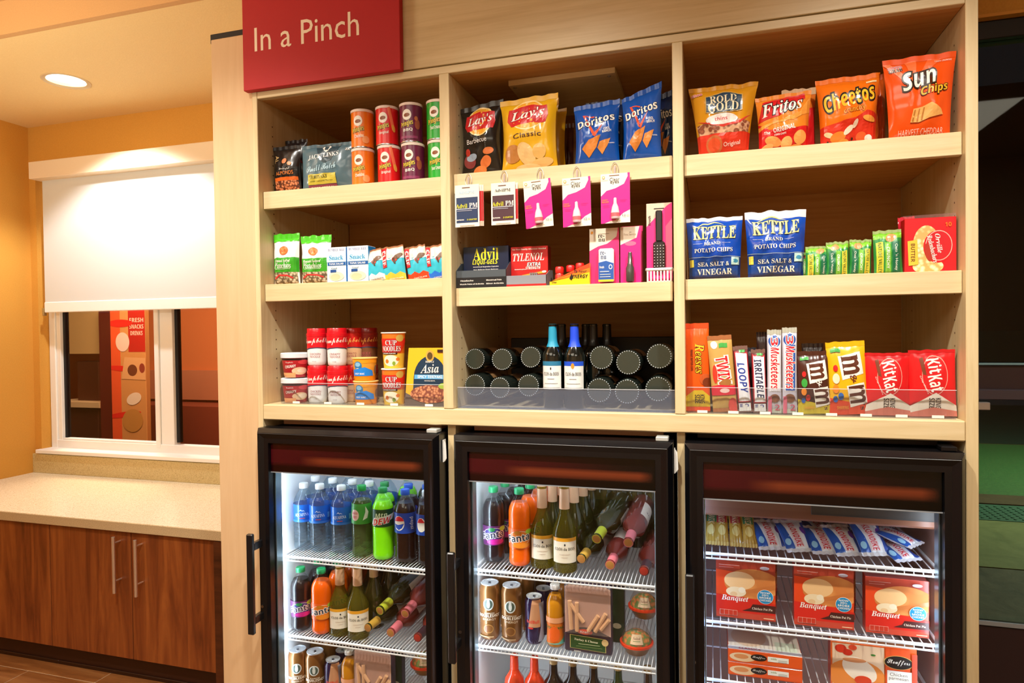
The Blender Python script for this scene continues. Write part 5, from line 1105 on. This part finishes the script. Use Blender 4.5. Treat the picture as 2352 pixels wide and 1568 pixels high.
# ================================================================== inside the coolers
def onshelf(px, py, z, dy=0): p = WZ(px, py, z); return p.x, p.y+dy
def petb_(name, lab, X, Y, z, hgt, cap, liquid=None, fill=.86, lab_z=(.46, .70), lcol='2060C0', els=(), r=.0335, group=None, shell=None, waist=0, cat='drink bottle', sweep=PI):
    h = hgt
    prof = [(r*.72, .001), (r*.95, .006), (r, .018), (r*.97, h*.12), (r*(1-waist*.5), h*.30), (r, h*.42), (r, h*.70), (r*.93, h*.76), (r*.66, h*.84), (.0125, h*.90), (.0125, h*.955)]
    e = MB().lathe(prof, 28).build(name, shell or (petl if liquid is not None else pet), None, True); tag(e, lab, cat, group); e.location = (X, Y, z+TH); face(e)
    lathe_obj('cap', [(.0145, h*.925), (.0150, h*.93), (.0150, h*.99), (.0135, h), (0, h)], C(cap), e, 22)
    pr_ = prof_r(prof)
    if liquid is not None:
        zs_ = [.003, .008, .018, h*.12, h*.22, h*.30, h*.42, h*.6, h*.70, h*.76, h*.80, h*.84]; zs_ = [q for q in zs_ if q <= h*fill]+[h*fill]
        lathe_obj('liquid', [(max(pr_(q)-.0010, .004), q) for q in zs_]+[(0, h*fill)], liquid if not isinstance(liquid, str) else P(liquid, .22), e, 28)
    else:
        rb = MB()
        for k in range(5):
            q = h*(.14+.055*k); rb.lathe([(pr_(q)+.0002, q-.003), (pr_(q)+.0012, q), (pr_(q)+.0002, q+.003)], 28)
        rb.v = [v for v in rb.v]; rb.f = [f for f in rb.f if len(f) == 4]; rb.m = rb.m[:len(rb.f)]
        q = rb.build('moulded_ribs', pet, e, True); q['kind'] = 'stuff'
    if lcol:
        a, b = h*lab_z[0], h*lab_z[1]
        lb = MB(); lb.lathe([(pr_(a)+.0006, a), (pr_((a+b)/2)+.0007, (a+b)/2), (pr_(b)+.0006, b)], 28); lb.f = [f for f in lb.f if len(f) == 4]; lb.m = lb.m[:len(lb.f)]
        lb = lb.build('label', C(lcol), e, True)
        if els: curved(lb, els, PI*r, b-a, lambda q: max(pr_(q), r)+.0008, a, 20, 'printed_label', sweep)
    return e
bluelab = P('1A66C8', .25, 0, .4)
aq = [R(0, .0, 1, .12, '2A7AD8'), T('AQUAFINA', .42, .42, .42, .22, 'D8E8F8', 's', 4), G([(.34, .62), (.40, .74), (.46, .62), (.40, .68)], 'D8E8F8'), G([(.42, .62), (.47, .70), (.53, .6), (.47, .66)], 'D8E8F8'), R(.36, .2, .52, .25, 'C04A5A'), R(.72, .3, .80, .6, '5AB0E8')]
def row1():
    z = F1Z[0]; spec = [
        (675, 1263, 1107, 'aq', 'clear water bottle with blue label, leftmost in the left cooler front row'), (725, 1268, 1110, 'aq', 'clear water bottle with blue label, second from the left in the left cooler'), (775, 1272, 1113, 'aq', 'clear water bottle with blue label, next to the pale green soda'),
        (822, 1281, 1113, 'ginger', 'green-labelled pale ginger soda bottle with green cap'), (871, 1288, 1118, 'dew', 'bright lime green soda bottle with green cap'), (923, 1294, 1122, 'pepsi', 'dark cola bottle with blue label and blue cap'), (973, 1300, 1125, 'diet', 'dark cola bottle with copper and blue label, right edge of the left cooler')]
    for px, yb, yt, kind, lb in spec:
        X, Y = onshelf(px, yb, z+TH, .030); hh = (W(px, yt, Y).z-z-TH)
        mk(kind, lb, max(X, -1.324), max(Y, .078), z, hh)
    # second row and third row, partly seen above the front row
    for px, yt, kind, Yr in ((717, 1092, 'aq', .185), (764, 1097, 'aq', .185), (809, 1100, 'aq', .185), (848, 1104, 'aq', .188), (883, 1106, 'dew', .185), (938, 1110, 'pepsi', .185), (980, 1112, 'pepsi', .185)):
        X = max(W(px, yt, Yr).x, -1.322); hh = min(W(px, yt, Yr).z-z-TH, .24)
        mk(kind, {'aq': 'clear water bottle with white cap in the second row', 'dew': 'lime green soda bottle in the second row', 'pepsi': 'dark cola bottle in the second row of the left cooler'}[kind], X, Yr, z, hh, 'second row bottles in the left cooler')
    for k in range(7):
        mk(('aq', 'aq', 'aq', 'aq', 'dew', 'pepsi', 'pepsi')[k], ('clear water bottle at the back of the left cooler', 'lime green soda bottle at the back of the left cooler', 'dark cola bottle at the back of the left cooler')[0 if k < 4 else k-3 if k < 6 else 2], -1.315+k*.076, .268, z, .232, 'back row bottles in the left cooler')
def mk(kind, lb, X, Y, z, hh, grp=None):
    if kind == 'aq': return petb_('water_bottle', lb, X, Y, z, hh, 'F4F2EE', None, .86, (.44, .70), bluelab, aq, .0345, grp, waist=.08)
    if kind == 'ginger': return petb_('soda_bottle', lb, X, Y, z, hh, '1CA048', 'C8D49A' and green_soda, .80, (.48, .76), '3A9A34', [E(.28, .45, .13, .28, 'F0D0C0'), T('CANADA', .27, .55, .2, .12, 'D0303C', 'b'), T('DRY', .27, .35, .14, .14, 'D0303C', 'b'), G([(.52, .2), (.66, .3), (.7, .6), (.6, .9), (.6, .6)], 'E8F0D0')], .0335, grp)
    if kind == 'dew': return petb_('soda_bottle', lb, X, Y, z, hh, '1C9048', '8CF00C', .82, (.48, .72), '14481C', [G([(.1, .1), (.8, .4), (.9, .75), (.2, .5)], 'E8E8D8'), T('Mtn', .44, .68, .36, .26, 'D8F0C0', 'i', 8), T('DEW', .46, .34, .58, .34, 'D82A20', 'i', 10, .2, Wt, .05)], .0345, grp, waist=.05)
    if kind == 'pepsi': return petb_('soda_bottle', lb, X, Y, z, hh, '1E5CC8', '2A1410', .82, (.42, .70), '1A48B0', [E(.30, .5, .17, .36, Wt), G([(.14, .58), (.2, .78), (.32, .85), (.42, .76), (.46, .62), (.3, .6)], 'D8202C'), G([(.14, .46), (.28, .42), (.46, .5), (.4, .28), (.3, .17), (.18, .28)], '1A48B0'), T('pepsi', .68, .5, .6, .14, Wt, 'n', -90)], .0345, grp, waist=.05)
    if kind == 'diet': return petb_('soda_bottle', lb, X, Y, z, hh, 'D8E0E8', '1E1210', .82, (.42, .70), 'B87848', [R(-.1, 0, .5, 1, '1A48B0'), E(.32, .5, .15, .34, Wt), G([(.18, .58), (.24, .78), (.34, .82), (.44, .62), (.3, .6)], 'D8202C'), T('pepsi', .72, .5, .6, .14, 'E8D8C8', 'n', -90)], .0335, grp)
    if kind in ('grape', 'orange'):
        og = kind == 'orange'
        return petb_('soda_bottle', lb, X, Y, z, hh, '1CA060', 'FF6400' if og else '1E1014', .82, (.24, .50), 'F0641C' if og else '5A1458',
            [E(.5, .55, .34, .36, 'F4E8D8'), E(.5, .55, .32, .34, 'E87818' if og else '3A2A78'), T('Fanta', .46, .55, .66, .34, '141430' if og else '1A1440', 'b', 8, 0, Wt, .06), E(.44, .82, .1, .1, 'C87818' if og else '1A7A3C'), E(.78, .86, .12, .12, 'A8C838'), E(.55, .2, .25, .14, 'F08A20' if og else 'C8208A')], .0335 if True else 0, grp, waist=.10)
row1()
cdbels = [R(0, .86, 1, 1, 'E8A020'), T('CLOS du BOIS', .5, .56, .78, .12, '3A3428', 's'), E(.5, .73, .03, .045, '3A3A3A'), T('CHARDONNAY', .5, .34, .4, .04, 'B08A70', 'n'), R(.38, .22, .6, .235, 'C8B0A0')]
foilm = P('E0B088', .3, .15, .3)
def lower(side, z, z2, tf, edge):
    """the sodas, wines and, one shelf down, cans and chilled snacks; tf maps a pixel of the middle cooler to this cooler"""
    nm = {'m': 'the middle cooler', 'l': 'the left cooler'}[side]
    def pos(px, py, zz, dy=0): q = tf(px, py); return onshelf(*q, zz+TH, dy)
    def hgt(px, py, Y, zz): q = tf(px, py); return W(*q, Y).z-zz-TH
    for px, yb, yt, kd, Ymin in ((1128, 1293, 1116, 'grape', .10), (1188, 1303, 1120, 'orange', .09)):
        X, Y = pos(px, yb, z, .03); Y = max(Y, .085); mk(kd, ('purple grape' if kd == 'grape' else 'bright orange') + ' soda bottle with green cap at the front of ' + nm, X, Y, z, hgt(px, yt, Y, z))
        for k in range(1, 4):
            mk(kd, '%s soda bottle behind the front one in %s' % ('grape' if kd == 'grape' else 'orange', nm), X+.012*k, Y+.082*k, z, hgt(px, yt, Y, z)*.995, 'rear sodas in '+nm)
    for i, (px, yb) in enumerate(((1240, 1306), (1292, 1316))):
        X, Y = pos(px, yb, z, .035); Y = max(Y, .09); hh = hgt(px, 1115, Y, z)
        o = bottle('white_wine_bottle', 'olive green white wine bottle with cream label, %s of two in %s' % (('left', 'right')[i], nm), olive_glass, foilm, .73, 'F0E4D0', cdbels, .98, hh, (.12, .415)); o.location = (X, Y, z+TH); face(o)
        for k in range(1, 4):
            o = bottle('white_wine_bottle', 'white wine bottle standing behind the front ones in ' + nm, oliveop, foilm, .73, None, (), .96, hh*.99, group='rear wine bottles in '+nm); o.location = (X+.012*k, Y+.085*k, z+TH)
    # more standing bottles at the back right
    for k in range(4):
        for j in range(2):
            o = bottle('olive_bottle', 'dark olive bottle standing at the back right of ' + nm, oliveop, oliveop, .80, None, (), 1.0, min(.29, z_above-z-.03), group='back right bottles in '+nm)
            q = tf(1372+k*40, 1150); o.location = (W(*q, .12).x-.018, .38+j*.078, z+TH)
    # lying bottles, necks pointing out
    for i, (px, py, Yt, d, gl, cp, lb, s) in enumerate(((1335, 1283, .065, (.12, 1, .05), oliveop, 'C89A3C', 'lying bottle with gold cap', .9), (1401, 1297, .055, (.05, 1, .06), rose_glass, 'D8707A', 'lying rosé bottle with pink cap, lower one', .95),
            (1479, 1311, .05, (.06, 1, .04), rose_glass, '3A2028', 'lying bottle with dark cap at the right', .95), (1370, 1237, .09, (.16, 1, .17), oliveop, 'B8BE30', 'upper lying bottle with lime green cap', 1.0), (1443, 1246, .09, (.06, 1, .17), rose_glass, 'D8707A', 'upper lying rosé bottle with pink cap and white label', 1.0))):
        q = tf(px, py); tip = W(*q, Yt); d = Vector(d).normalized(); L = .268
        o = bottle('lying_bottle', lb + ' in ' + nm, gl, cp, .80, 'F0DCCC', [T('ESTATE', .5, .6, .6, .12, '6A4A4A', 's')] if i == 4 else (), s*.95, L, (.2, .52)); aim(o, tip+d*L, -d, PI*.5 if i == 4 else random.uniform(0, 3))
        lathe_obj('cork_face', [(.0118, L*1.0045), (.0108, L*1.006), (0, L*1.0055)], P('B07838' if i != 2 else 'B03020', .5), o, 20)
    # ---- next shelf: cans, juice, snack pack, bowls
    z = z2
    def can(px, yb, yt, wpx, lb, kind, Yx=None, grp=None):
        X, Y = pos(px, yb, z, .03); X = X if Yx is None else max(W(*tf(px, 1400), .12).x+.01, -1.322 if side == 'l' else -.652); Y = Yx or max(Y, .085); h = hgt(px, yt, Y, z) if Yx is None else hh0[kind]
        hh0[kind] = h; r = wpx/2/F*(D+Y)*.93
        prof = [(r*.78, .0), (r*.86, .004), (r, .012), (r, h-.016), (r*.84, h-.003)]
        cc = '8A5A2A' if kind == 'coffee' else '2A1A4A'
        e = MB().lathe(prof, 30).build('drink_can', P(cc, .25, .45, .3), None, True); tag(e, lb, 'drink can', grp); e.location = (X, Y, z+TH); face(e)
        lathe_obj('can_lid', [(r*.84, h-.003), (r*.86, h), (r*.80, h+.0005), (r*.78, h-.0022), (0, h-.0022)], P('D4D8DE', .38, .35), e, 30)
        MB().bbox(-.004, .004, -.012, .006, h-.002, h-.0006, .0006).build('pull_tab', P('A8ACB8', .25, .9), e)
        if grp: return e
        if kind == 'coffee': els = [E(.45, .66, .16, .11, 'D8DCD8'), E(.45, .66, .13, .088, '4A5A50'), E(.45, .66, .05, .07, 'D8DCD8'), G([(.40, .72), (.43, .745), (.45, .77), (.47, .745), (.5, .72)], 'D8DCD8'), T('STARBUCKS', .48, .50, .3, .022, 'E8D8C0', 'b'), T('DOUBLESHOT', .48, .455, .66, .055, 'F0E4D0', 'b'), T('ENERGY', .48, .39, .4, .04, 'E8D0B0', 'n'), E(.45, .22, .15, .08, 'A8763C'), E(.45, .22, .12, .065, '7A4A20'), R(.1, .06, .6, .085, 'C8A070')]
        else: els = [G([(.28, .38), (.72, .38), (.78, .96), (.42, .96)], 'C8906A'), G([(.0, .95), (.3, .95), (.18, .38), (0, .38)], '3A2450'), T('RedBull', .44, .50, .44, .07, 'E0342C', 'b'), E(.36, .36, .1, .02, 'D0302C'), G([(.62, .06), (.95, .06), (.95, .9), (.66, .9), (.74, .4)], '9AA0B8')]
        curved(e, els, PI*r, h, prof_r(prof), 0, 22, sweep=PI); return e
    hh0 = {}
    can(1119, 1470, 1335, 55, 'brown coffee can with round emblem, left one in ' + nm, 'coffee'); can(1170, 1477, 1341, 55, 'brown coffee can with round emblem, right one in ' + nm, 'coffee')
    for k, (px, Yx) in enumerate(((1131, .19), (1186, .19), (1141, .28), (1196, .28))): can(px, 1440, 1340, 50, 'brown coffee can behind the front ones in ' + nm, 'coffee', Yx, 'rear coffee cans in '+nm)
    can(1222, 1482, 1366, 47, 'slim purple and tan energy drink can in ' + nm, 'bull')
    for k, (px, Yx) in enumerate(((1232, .17), (1243, .25))): can(px, 1440, 1360, 44, 'slim energy drink can behind the front one in ' + nm, 'bull', Yx, 'rear energy cans in '+nm)
    for k, (px, yb) in enumerate(((1272, 1490), (1290, 0))):
        if k == 0: X, Y = pos(px, yb, z, .025); Y = max(Y, .085); h0 = hgt(px, 1340, Y, z); X0, Y0 = X, Y
        else: X, Y = X0+.015, Y0+.08
        petb_('juice_bottle', 'orange juice bottle with white cap at the front of ' + nm if k == 0 else 'orange juice bottle behind the front one in ' + nm, X, Y, z, h0, 'E4E0E0', 'D88A14', .84, (.08, .50), 'E87820', [R(0, .8, 1, 1, 'E8A070'), T('Tropicana', .45, .62, .7, .16, '1A6A30', 'b', 0), E(.45, .38, .2, .3, 'F0641C'), G([(.1, .0), (.9, .0), (.9, .3), (.6, .06)], '6AB8A8')], .0265, waist=.16)
    # snack tray pack: card with clear blister
    for k, (xa, xb, yt, yb) in enumerate(((1296, 1405, 1346, 1504), (1350, 1434, 1346, 1480))):
        p0 = pos((xa+xb)/2, yb, z); Y = max(p0[1], .07) if k == 0 else Ys+.09
        if k == 0: Ys = Y
        qa, qb, qt = tf(xa, 1430), tf(xb, 1430), tf((xa+xb)/2, yt); a, b, t = W(*qa, Y), W(*qb, Y), W(*qt, Y); w = b.x-a.x; h = min(t.z-z-TH, (F2Z[0] if side == 'm' else F1Z[1])-z-.02)
        o = MB().bbox(-w/2, w/2, .0, .03, 0, h, .004).build('cheese_snack_pack', P('3A2A38', .4)); tag(o, 'clear-fronted string cheese snack pack with dark green card in ' + nm if k == 0 else 'second snack pack with green card standing behind in ' + nm, 'snack pack')
        o.location = ((a.x+b.x)/2, Y, z+TH+.0005)
        els = [G([(.02, .28), (.3, .36), (.7, .36), (.98, .28), (.98, .97), (.9, 1), (.1, 1), (.02, .97)], 'D8B4A4'), E(.44, .33, .22, .055, '1A1014'), E(.44, .315, .16, .04, 'E8481C'), T('Kraft', .44, .315, .2, .035, Wt, 'b'), G([(.12, .06), (.88, .04), (.88, .24), (.12, .26)], 'B8A860'), G([(.135, .065), (.865, .047), (.865, .233), (.135, .252)], '24481C'), T('Turkey & Cheese', .46, .185, .5, .04, 'F0E8C8', 's', -3), R(.3, .13, .75, .137, 'C8D0A0'), R(.25, .095, .8, .10, '88A060'), E(.86, .19, .07, .05, 'D8B880'), T('DIPS', .28, .02, .14, .02, Wt, 'b')]
        if k: els = [R(.5, 0, 1, 1, '2A3A24'), E(.8, .3, .12, .05, 'C8B898')]
        pprint(o, els, w, h, lambda x, y, off: (x, -off, y))
        if k == 0:
            m = MB(); 
            for (x_, z_, L_, an) in ((-.34, .30, .42, 3), (-.22, .28, .42, 0), (-.08, .42, .34, 38), (.02, .30, .28, -32), (.16, .30, .32, -30), (.28, .34, .2, -38)):
                an = math.radians(an); x1_ = x_*w; z1_ = z_*h+.01; s_ = MB().tube([(x1_, -.006, z1_), (x1_-math.sin(an)*L_*h, -.006, z1_+math.cos(an)*L_*h)], .0062, 8).build('cheese_stick', P('E8B888', .4), o, True)
            MB().bbox(-w*.47, w*.47, -.014, -.0006, h*.3, h*.985, .005).build('blister', clamm, o)
    # clear bowls of salad, stacked two high
    for k, (px, yb, wpx, zz_, lb) in enumerate(((1459, 1512, 80, 0, 'clear salad bowl with orange rim, lower one in '), (1475, 1512, 76, 1, 'clear salad bowl with orange rim, upper one in '))):
        X, Y = pos(px, yb, z, .04); Y = max(Y, .10)+(.03 if k else 0); r = wpx/2/F*(D+Y)*.95; zb2 = z+TH+(.093 if k else 0)
        e = MB().lathe([(r*.55, 0), (r*.62, .002), (r*.9, .026)], 30).build('salad_bowl', P('8A5A2A', .3, 0, .4), None, True); tag(e, lb+nm, 'food bowl'); e.location = (X, Y, zb2); face(e)
        lathe_obj('orange_rim', [(r*.9, .026), (r, .027), (r, .033), (r*.9, .034)], P('E0401C', .3, 0, .3), e, 30)
        lathe_obj('domed_lid', [(r*.9, .034), (r*.86, .05), (r*.62, .074), (r*.5, .083), (r*.5, .088), (0, .088)], clamm, e, 30)
        lathe_obj('filling', [(r*.86, .034), (r*.74, .05), (r*.4, .062), (0, .064)], foodm('E8A040', 'D87828', 90, dark='6A8A30'), e, 24)
        m = MB(); curved(e, [R(0, 0, 1, 1, 'F0D8B0'), T('Salad', .5, .62, .7, .26, '7A3A18', 'j'), R(.2, .3, .8, .36, '6A8A3A')], r*.8, .024, lambda q: r*.86-(q-.04)*.55, .040, 10, 'paper_label', .9, .001)
z_above = H-.40
lower('m', F2Z[0], F2Z[1], lambda x, y: (x, y), 0)
# the left cooler repeats the arrangement one shelf lower
def tfl(x, y):
    # middle cooler pixel -> left cooler pixel (measured: shelf ends and bottles in both)
    u = (x-1098.6)/(1505.7-1098.6); xe = 657+(980-657)*u
    ys = 1305+(1352-1305)*u; ye = 1462+(1499-1462)*u
    if y < 1352+ 1: return xe, ye+(y-ys)*.855
    ys2 = 1478+(1540-1478)*u; ye2 = 1612+(1658-1612)*u
    return xe, ye2+(y-ys2)*.88
z_above = F1Z[0]
lower('l', F1Z[1], F1Z[2], tfl, 0)
# bottom row of the middle cooler: only necks show
zb3 = F2Z[2]
for i, (px, col, lb) in enumerate(((1181, 'E0401C', 'orange bottle neck, left one at the bottom of the middle cooler'), (1227, 'E0401C', 'orange bottle neck, right one at the bottom of the middle cooler'), (1271, '1E1410', 'dark bottle neck next to the orange ones at the bottom of the middle cooler'), (1315, '1E1410', 'dark bottle neck, second dark one at the bottom of the middle cooler'),
        (1363, '1E1410', 'dark bottle neck, third dark one at the bottom of the middle cooler'), (1419, '2A3A1C', 'dark green bottle neck at the bottom of the middle cooler'), (1488, '3A2A20', 'brown bottle neck at the right bottom of the middle cooler'))):
    yt = 1503+ (px-1181)*.09; p = W(px, yt, .12); L = p.z-zb3-TH
    o = bottle('beer_bottle', lb, P(col, .12, 0, .6), col if i < 2 else 'B89A68', .93 if i > 1 else .8, None, (), .82, L, cat='bottle'); o.location = (p.x, .12, zb3+TH)
# ================================================================== inside the freezer
fcx = .246; zA, zB, zC_ = F3Z
def icebag(lab, px, py, z, dxp, w, L, col, els, rz=0, tilt=1.25, up_=0, seal='E8E8F0', name='ice_cream_bar', grp=None, Ymin=.085, T_=.012, dY=0):
    X, Y = onshelf(px, py, z+TH+up_); Y = max(Y, Ymin)+dY
    o = bag(name, lab, 'frozen bar', X, Y, z+TH+up_+.012, w, L, col, els, T_=T_*.75, c0=.09, c1=.09, rz=rz, seed=int(px) % 97, seal=seal, wr=1.4, group=grp, tilt=-tilt, rough=.2)
    return o
kls = [R(0, .1, 1, .9, 'E8ECF4'), G([(0, .1), (.34, .1), (.2, .9), (0, .9)], '1E58B8'), G([(.8, .1), (1, .1), (1, .9), (.9, .9)], '2A4AA0'), R(.34, .12, .68, .88, 'E8D8DC'), T('KLONDIKE', .51, .5, .72, .24, 'D02030', 'b', -88), E(.14, .28, .1, .1, '9AD0F0'), E(.85, .6, .1, .12, '6A3AA0')]
for i, (px, py) in enumerate(((1632, 1262), (1660, 1266), (1694, 1272), (1727, 1276))):
    icebag('gold caramel ice cream bar, %s of four at the left of the freezer top shelf' % ('leftmost', 'second', 'third', 'rightmost')[i], px, py, zA, 0, .036, .125, 'C8A044', [R(.1, .55, .9, .9, '3A7A48' if i % 3 == 0 else 'C03A3C'), T('TWIX', .5, .66, .34, .5, 'E8D0A0', 'b', -90), E(.5, .35, .3, .12, 'E8D080')], rz=(-.05, .02, .04, .08)[i], tilt=.85, seal='E0C070', name='caramel_ice_bar')
for i, (px, py, rz, tl_, u_) in enumerate(((1782, 1276, .25, 1.0, 0), (1845, 1276, .35, .95, .0), (1912, 1293, .2, 1.1, 0), (1970, 1298, .35, 1.0, 0), (2030, 1298, .3, .85, .004), (2108, 1312, .5, 1.3, 0))):
    icebag('white and blue wrapped ice cream bar, %s from the left in the front row' % ('first', 'second', 'third', 'fourth', 'fifth', 'sixth')[i], px, py, zA, 0, .078, .105, 'DDE4F0', kls, rz=rz, tilt=tl_, up_=u_)
icebag('white wrapped ice cream bar tilted on top of the pile at the right end', 2120, 1268, zA, 0, .08, .10, 'E4E6F0', kls, rz=.9, tilt=1.35, up_=.035, dY=.02)
for r_ in range(3):
    for k in range(7):
        X = -.02+.075*k+.02*r_
        if X > .44: continue
        o = bag('ice_cream_bar', 'white and purple wrapped ice cream bar in the pile behind the front row', 'frozen bar', X+.02, .18+.08*r_, zA+TH+.018+.02*r_+.008*((k*7+r_*3) % 3), .078, .10, 'DDE0EE', kls, T_=.012, c0=.09, c1=.09, rz=.4*math.sin(k*2.1+r_), tilt=-1.25, seed=k+10*r_, seal='D8D8E8', wr=1.4, group='pile of ice cream bars behind the front row')

pie = foodm('E8A058', 'E09048', 26, dark='D07A38')
def potpie(xl, xr, yt, yb, lb, k=0, Y=None, grp=None, zz_=None):
    X0, Y0 = onshelf((xl+xr)/2, yb, zB+TH); Y_ = Y if Y else max(Y0, .075); a, b, t = W(xl, (yt+yb)/2, Y_), W(xr, (yt+yb)/2, Y_), W((xl+xr)/2, yt, Y_); w = b.x-a.x; h = min(t.z-zB-TH, zA-zB-.03)
    return box('frozen_pie_box', lb, 'frozen food box', (a.x+b.x)/2, Y_, zB+TH+.0006, w, .038, h, 'D8341C',
       [R(0, .72, 1, 1, 'A83A28'), G([(0, .3), (1, .3), (1, .74), (0, .84)], 'E8481C'), E(.62, .62, .48, .26, pie), E(.4, .66, .26, .16, 'F0C088'), G([(.5, .44), (1, .56), (1, .64), (.5, .5)], 'C8743A'), E(.34, .46, .17, .09, 'F0D8B0'), E(.44, .5, .06, .05, 'F4E4C8'), E(.3, .42, .06, .04, 'E8C090'), G([(0, 0), (1, 0), (1, .3), (.6, .36), (0, .40)], 'D8281C'), R(0, 0, 1, .1, 'C8442C'),
        T('Banquet', .32, .335, .46, .12, Wt, 'j', 0), G([(.5, .14), (1, .14), (1, .27), (.62, .27), (.58, .2), (.44, .14)], '4A201C'), T('Chicken Pot Pie', .78, .20, .34, .04, 'F0DCC8', 's'), E(.83, .42, .135, .125, Wt), E(.83, .42, .128, .118, '1E8AC0'), T('NOW', .83, .49, .16, .03, Wt, 'b'), T('20%', .83, .45, .12, .03, Wt, 'b'), T('MORE', .83, .405, .19, .035, Wt, 'b'), T('CHICKEN', .83, .36, .19, .03, Wt, 'b'),
        R(.06, .045, .36, .14, 'F0B8A8'), R(.066, .05, .134, .135, 'C8341C'), R(.14, .05, .21, .135, 'C8341C'), R(.216, .05, .284, .135, 'C8341C'), R(.29, .05, .354, .135, 'C8341C'), R(.05, .93, .4, .935, 'F0C8C0'), R(.05, .89, .3, .895, 'E8B0A8'), E(.82, .92, .08, .03, 'C8C0D0'), R(.8, .04, .97, .055, 'F0C8A0')], side='B8301C', top='A8504A', b=.0015, group=grp)
for i, (xl, xr, yt, yb) in enumerate(((1645, 1781, 1288, 1425), (1824, 1961, 1304, 1441), (1988, 2133, 1330, 1462))):
    potpie(xl, xr, yt, yb, 'red frozen pie box with blue round badge, %s in the freezer' % ('left one', 'middle one', 'right one')[i])
    for k in (1, 2): potpie(xl+4*k, xr+2*k, yt, yb, 'red frozen pie box standing behind the %s one' % ('left', 'middle', 'right')[i], Y=.09+.055*k+.02*(i == 0), grp='frozen pie boxes behind the %s front one' % ('left', 'middle', 'right')[i])
# stack of flat meal boxes and the big one beside it
X0 = W(1672, 1500, .10).x; X1 = W(1840, 1500, .10).x; zt_ = W(1750, 1487, .10).z; sh_ = .043
k = 0; z = zC_+TH+.0006; n_ = max(1, round((zt_-z)/sh_)); sh_ = (zt_-z)/n_
for k in range(n_):
    e = box('frozen_meal_box', 'flat orange frozen meal box, %s of the stack at the lower left of the freezer' % {0: 'lowest', n_-1: 'topmost'}.get(k, 'middle one, level %s,' % ('zero', 'one', 'two', 'three')[min(k, 3)]), 'frozen food box', (X0+X1)/2, .075, z+k*sh_, X1-X0, .17, sh_-.0008, 'E0501C',
        [R(.0, .08, 1, .92, 'E8581C'), E(.2, .45, .18, .34, 'E8C090'), E(.18, .5, .1, .18, 'D88A50'), E(.42, .55, .11, .26, '1A1210'), T('Stouffers', .42, .55, .17, .22, Wt, 'c'), R(.54, .36, .82, .74, 'F0ECE0'), T('with', .62, .6, .08, .14, '6A8A3A', 's'), R(.68, .5, .8, .53, '8A8A80'), R(.68, .4, .8, .43, '8A8A80')],
        side='C83A1C', top='EDE0D0', tels=[E(.3, .5, .25, .35, 'E8C8A8'), R(0, 0, 1, .12, 'F0F0F0'), T('CLASSICS', .3, .06, .3, .06, 'D03A5A', 'b'), R(.66, .1, .95, .4, 'D8E0C8')])
X, Y = .0, .08; a, b, t = W(1908, 1520, .09), W(2106, 1520, .09), W(2000, 1480, .09)
box('frozen_dinner_box', 'large orange frozen chicken dinner box standing at the lower right of the freezer', 'frozen food box', (a.x+b.x)/2, .09, zC_+TH, b.x-a.x, .045, t.z-zC_-TH, 'E0601C',
    [R(.02, .0, .63, .96, 'E8C8A8'), E(.3, .28, .34, .36, 'E88A3C'), E(.34, .42, .22, .24, 'F4E4D0', -30), E(.28, .62, .14, .05, 'D89060'), E(.12, .85, .07, .09, 'D8341C'), E(.2, .78, .06, .07, 'C82A18'), E(.26, .9, .05, .06, 'E04A28'), E(.5, .78, .03, .02, '3A7A2C'), E(.38, .2, .1, .1, 'D8401C'), E(.5, .1, .12, .08, 'C83018'),
     R(.64, 0, .92, .98, 'E0501C'), E(.79, .68, .17, .15, 'C8A860'), E(.79, .68, .16, .14, '1A1210'), T('Stouffers', .79, .68, .26, .13, Wt, 'c'), R(.66, .0, .94, .5, 'F0ECE4'), T('Chicken', .79, .42, .2, .07, '6A5A4A', 'n'), T('parmesan', .79, .32, .22, .07, '6A5A4A', 'n'), R(.7, .2, .9, .21, 'B0A898'), R(.7, .14, .9, .15, 'B0A898'), R(.94, .0, 1, .9, 'D8401C')], side='B8381C', top='D8A878', b=.0015)
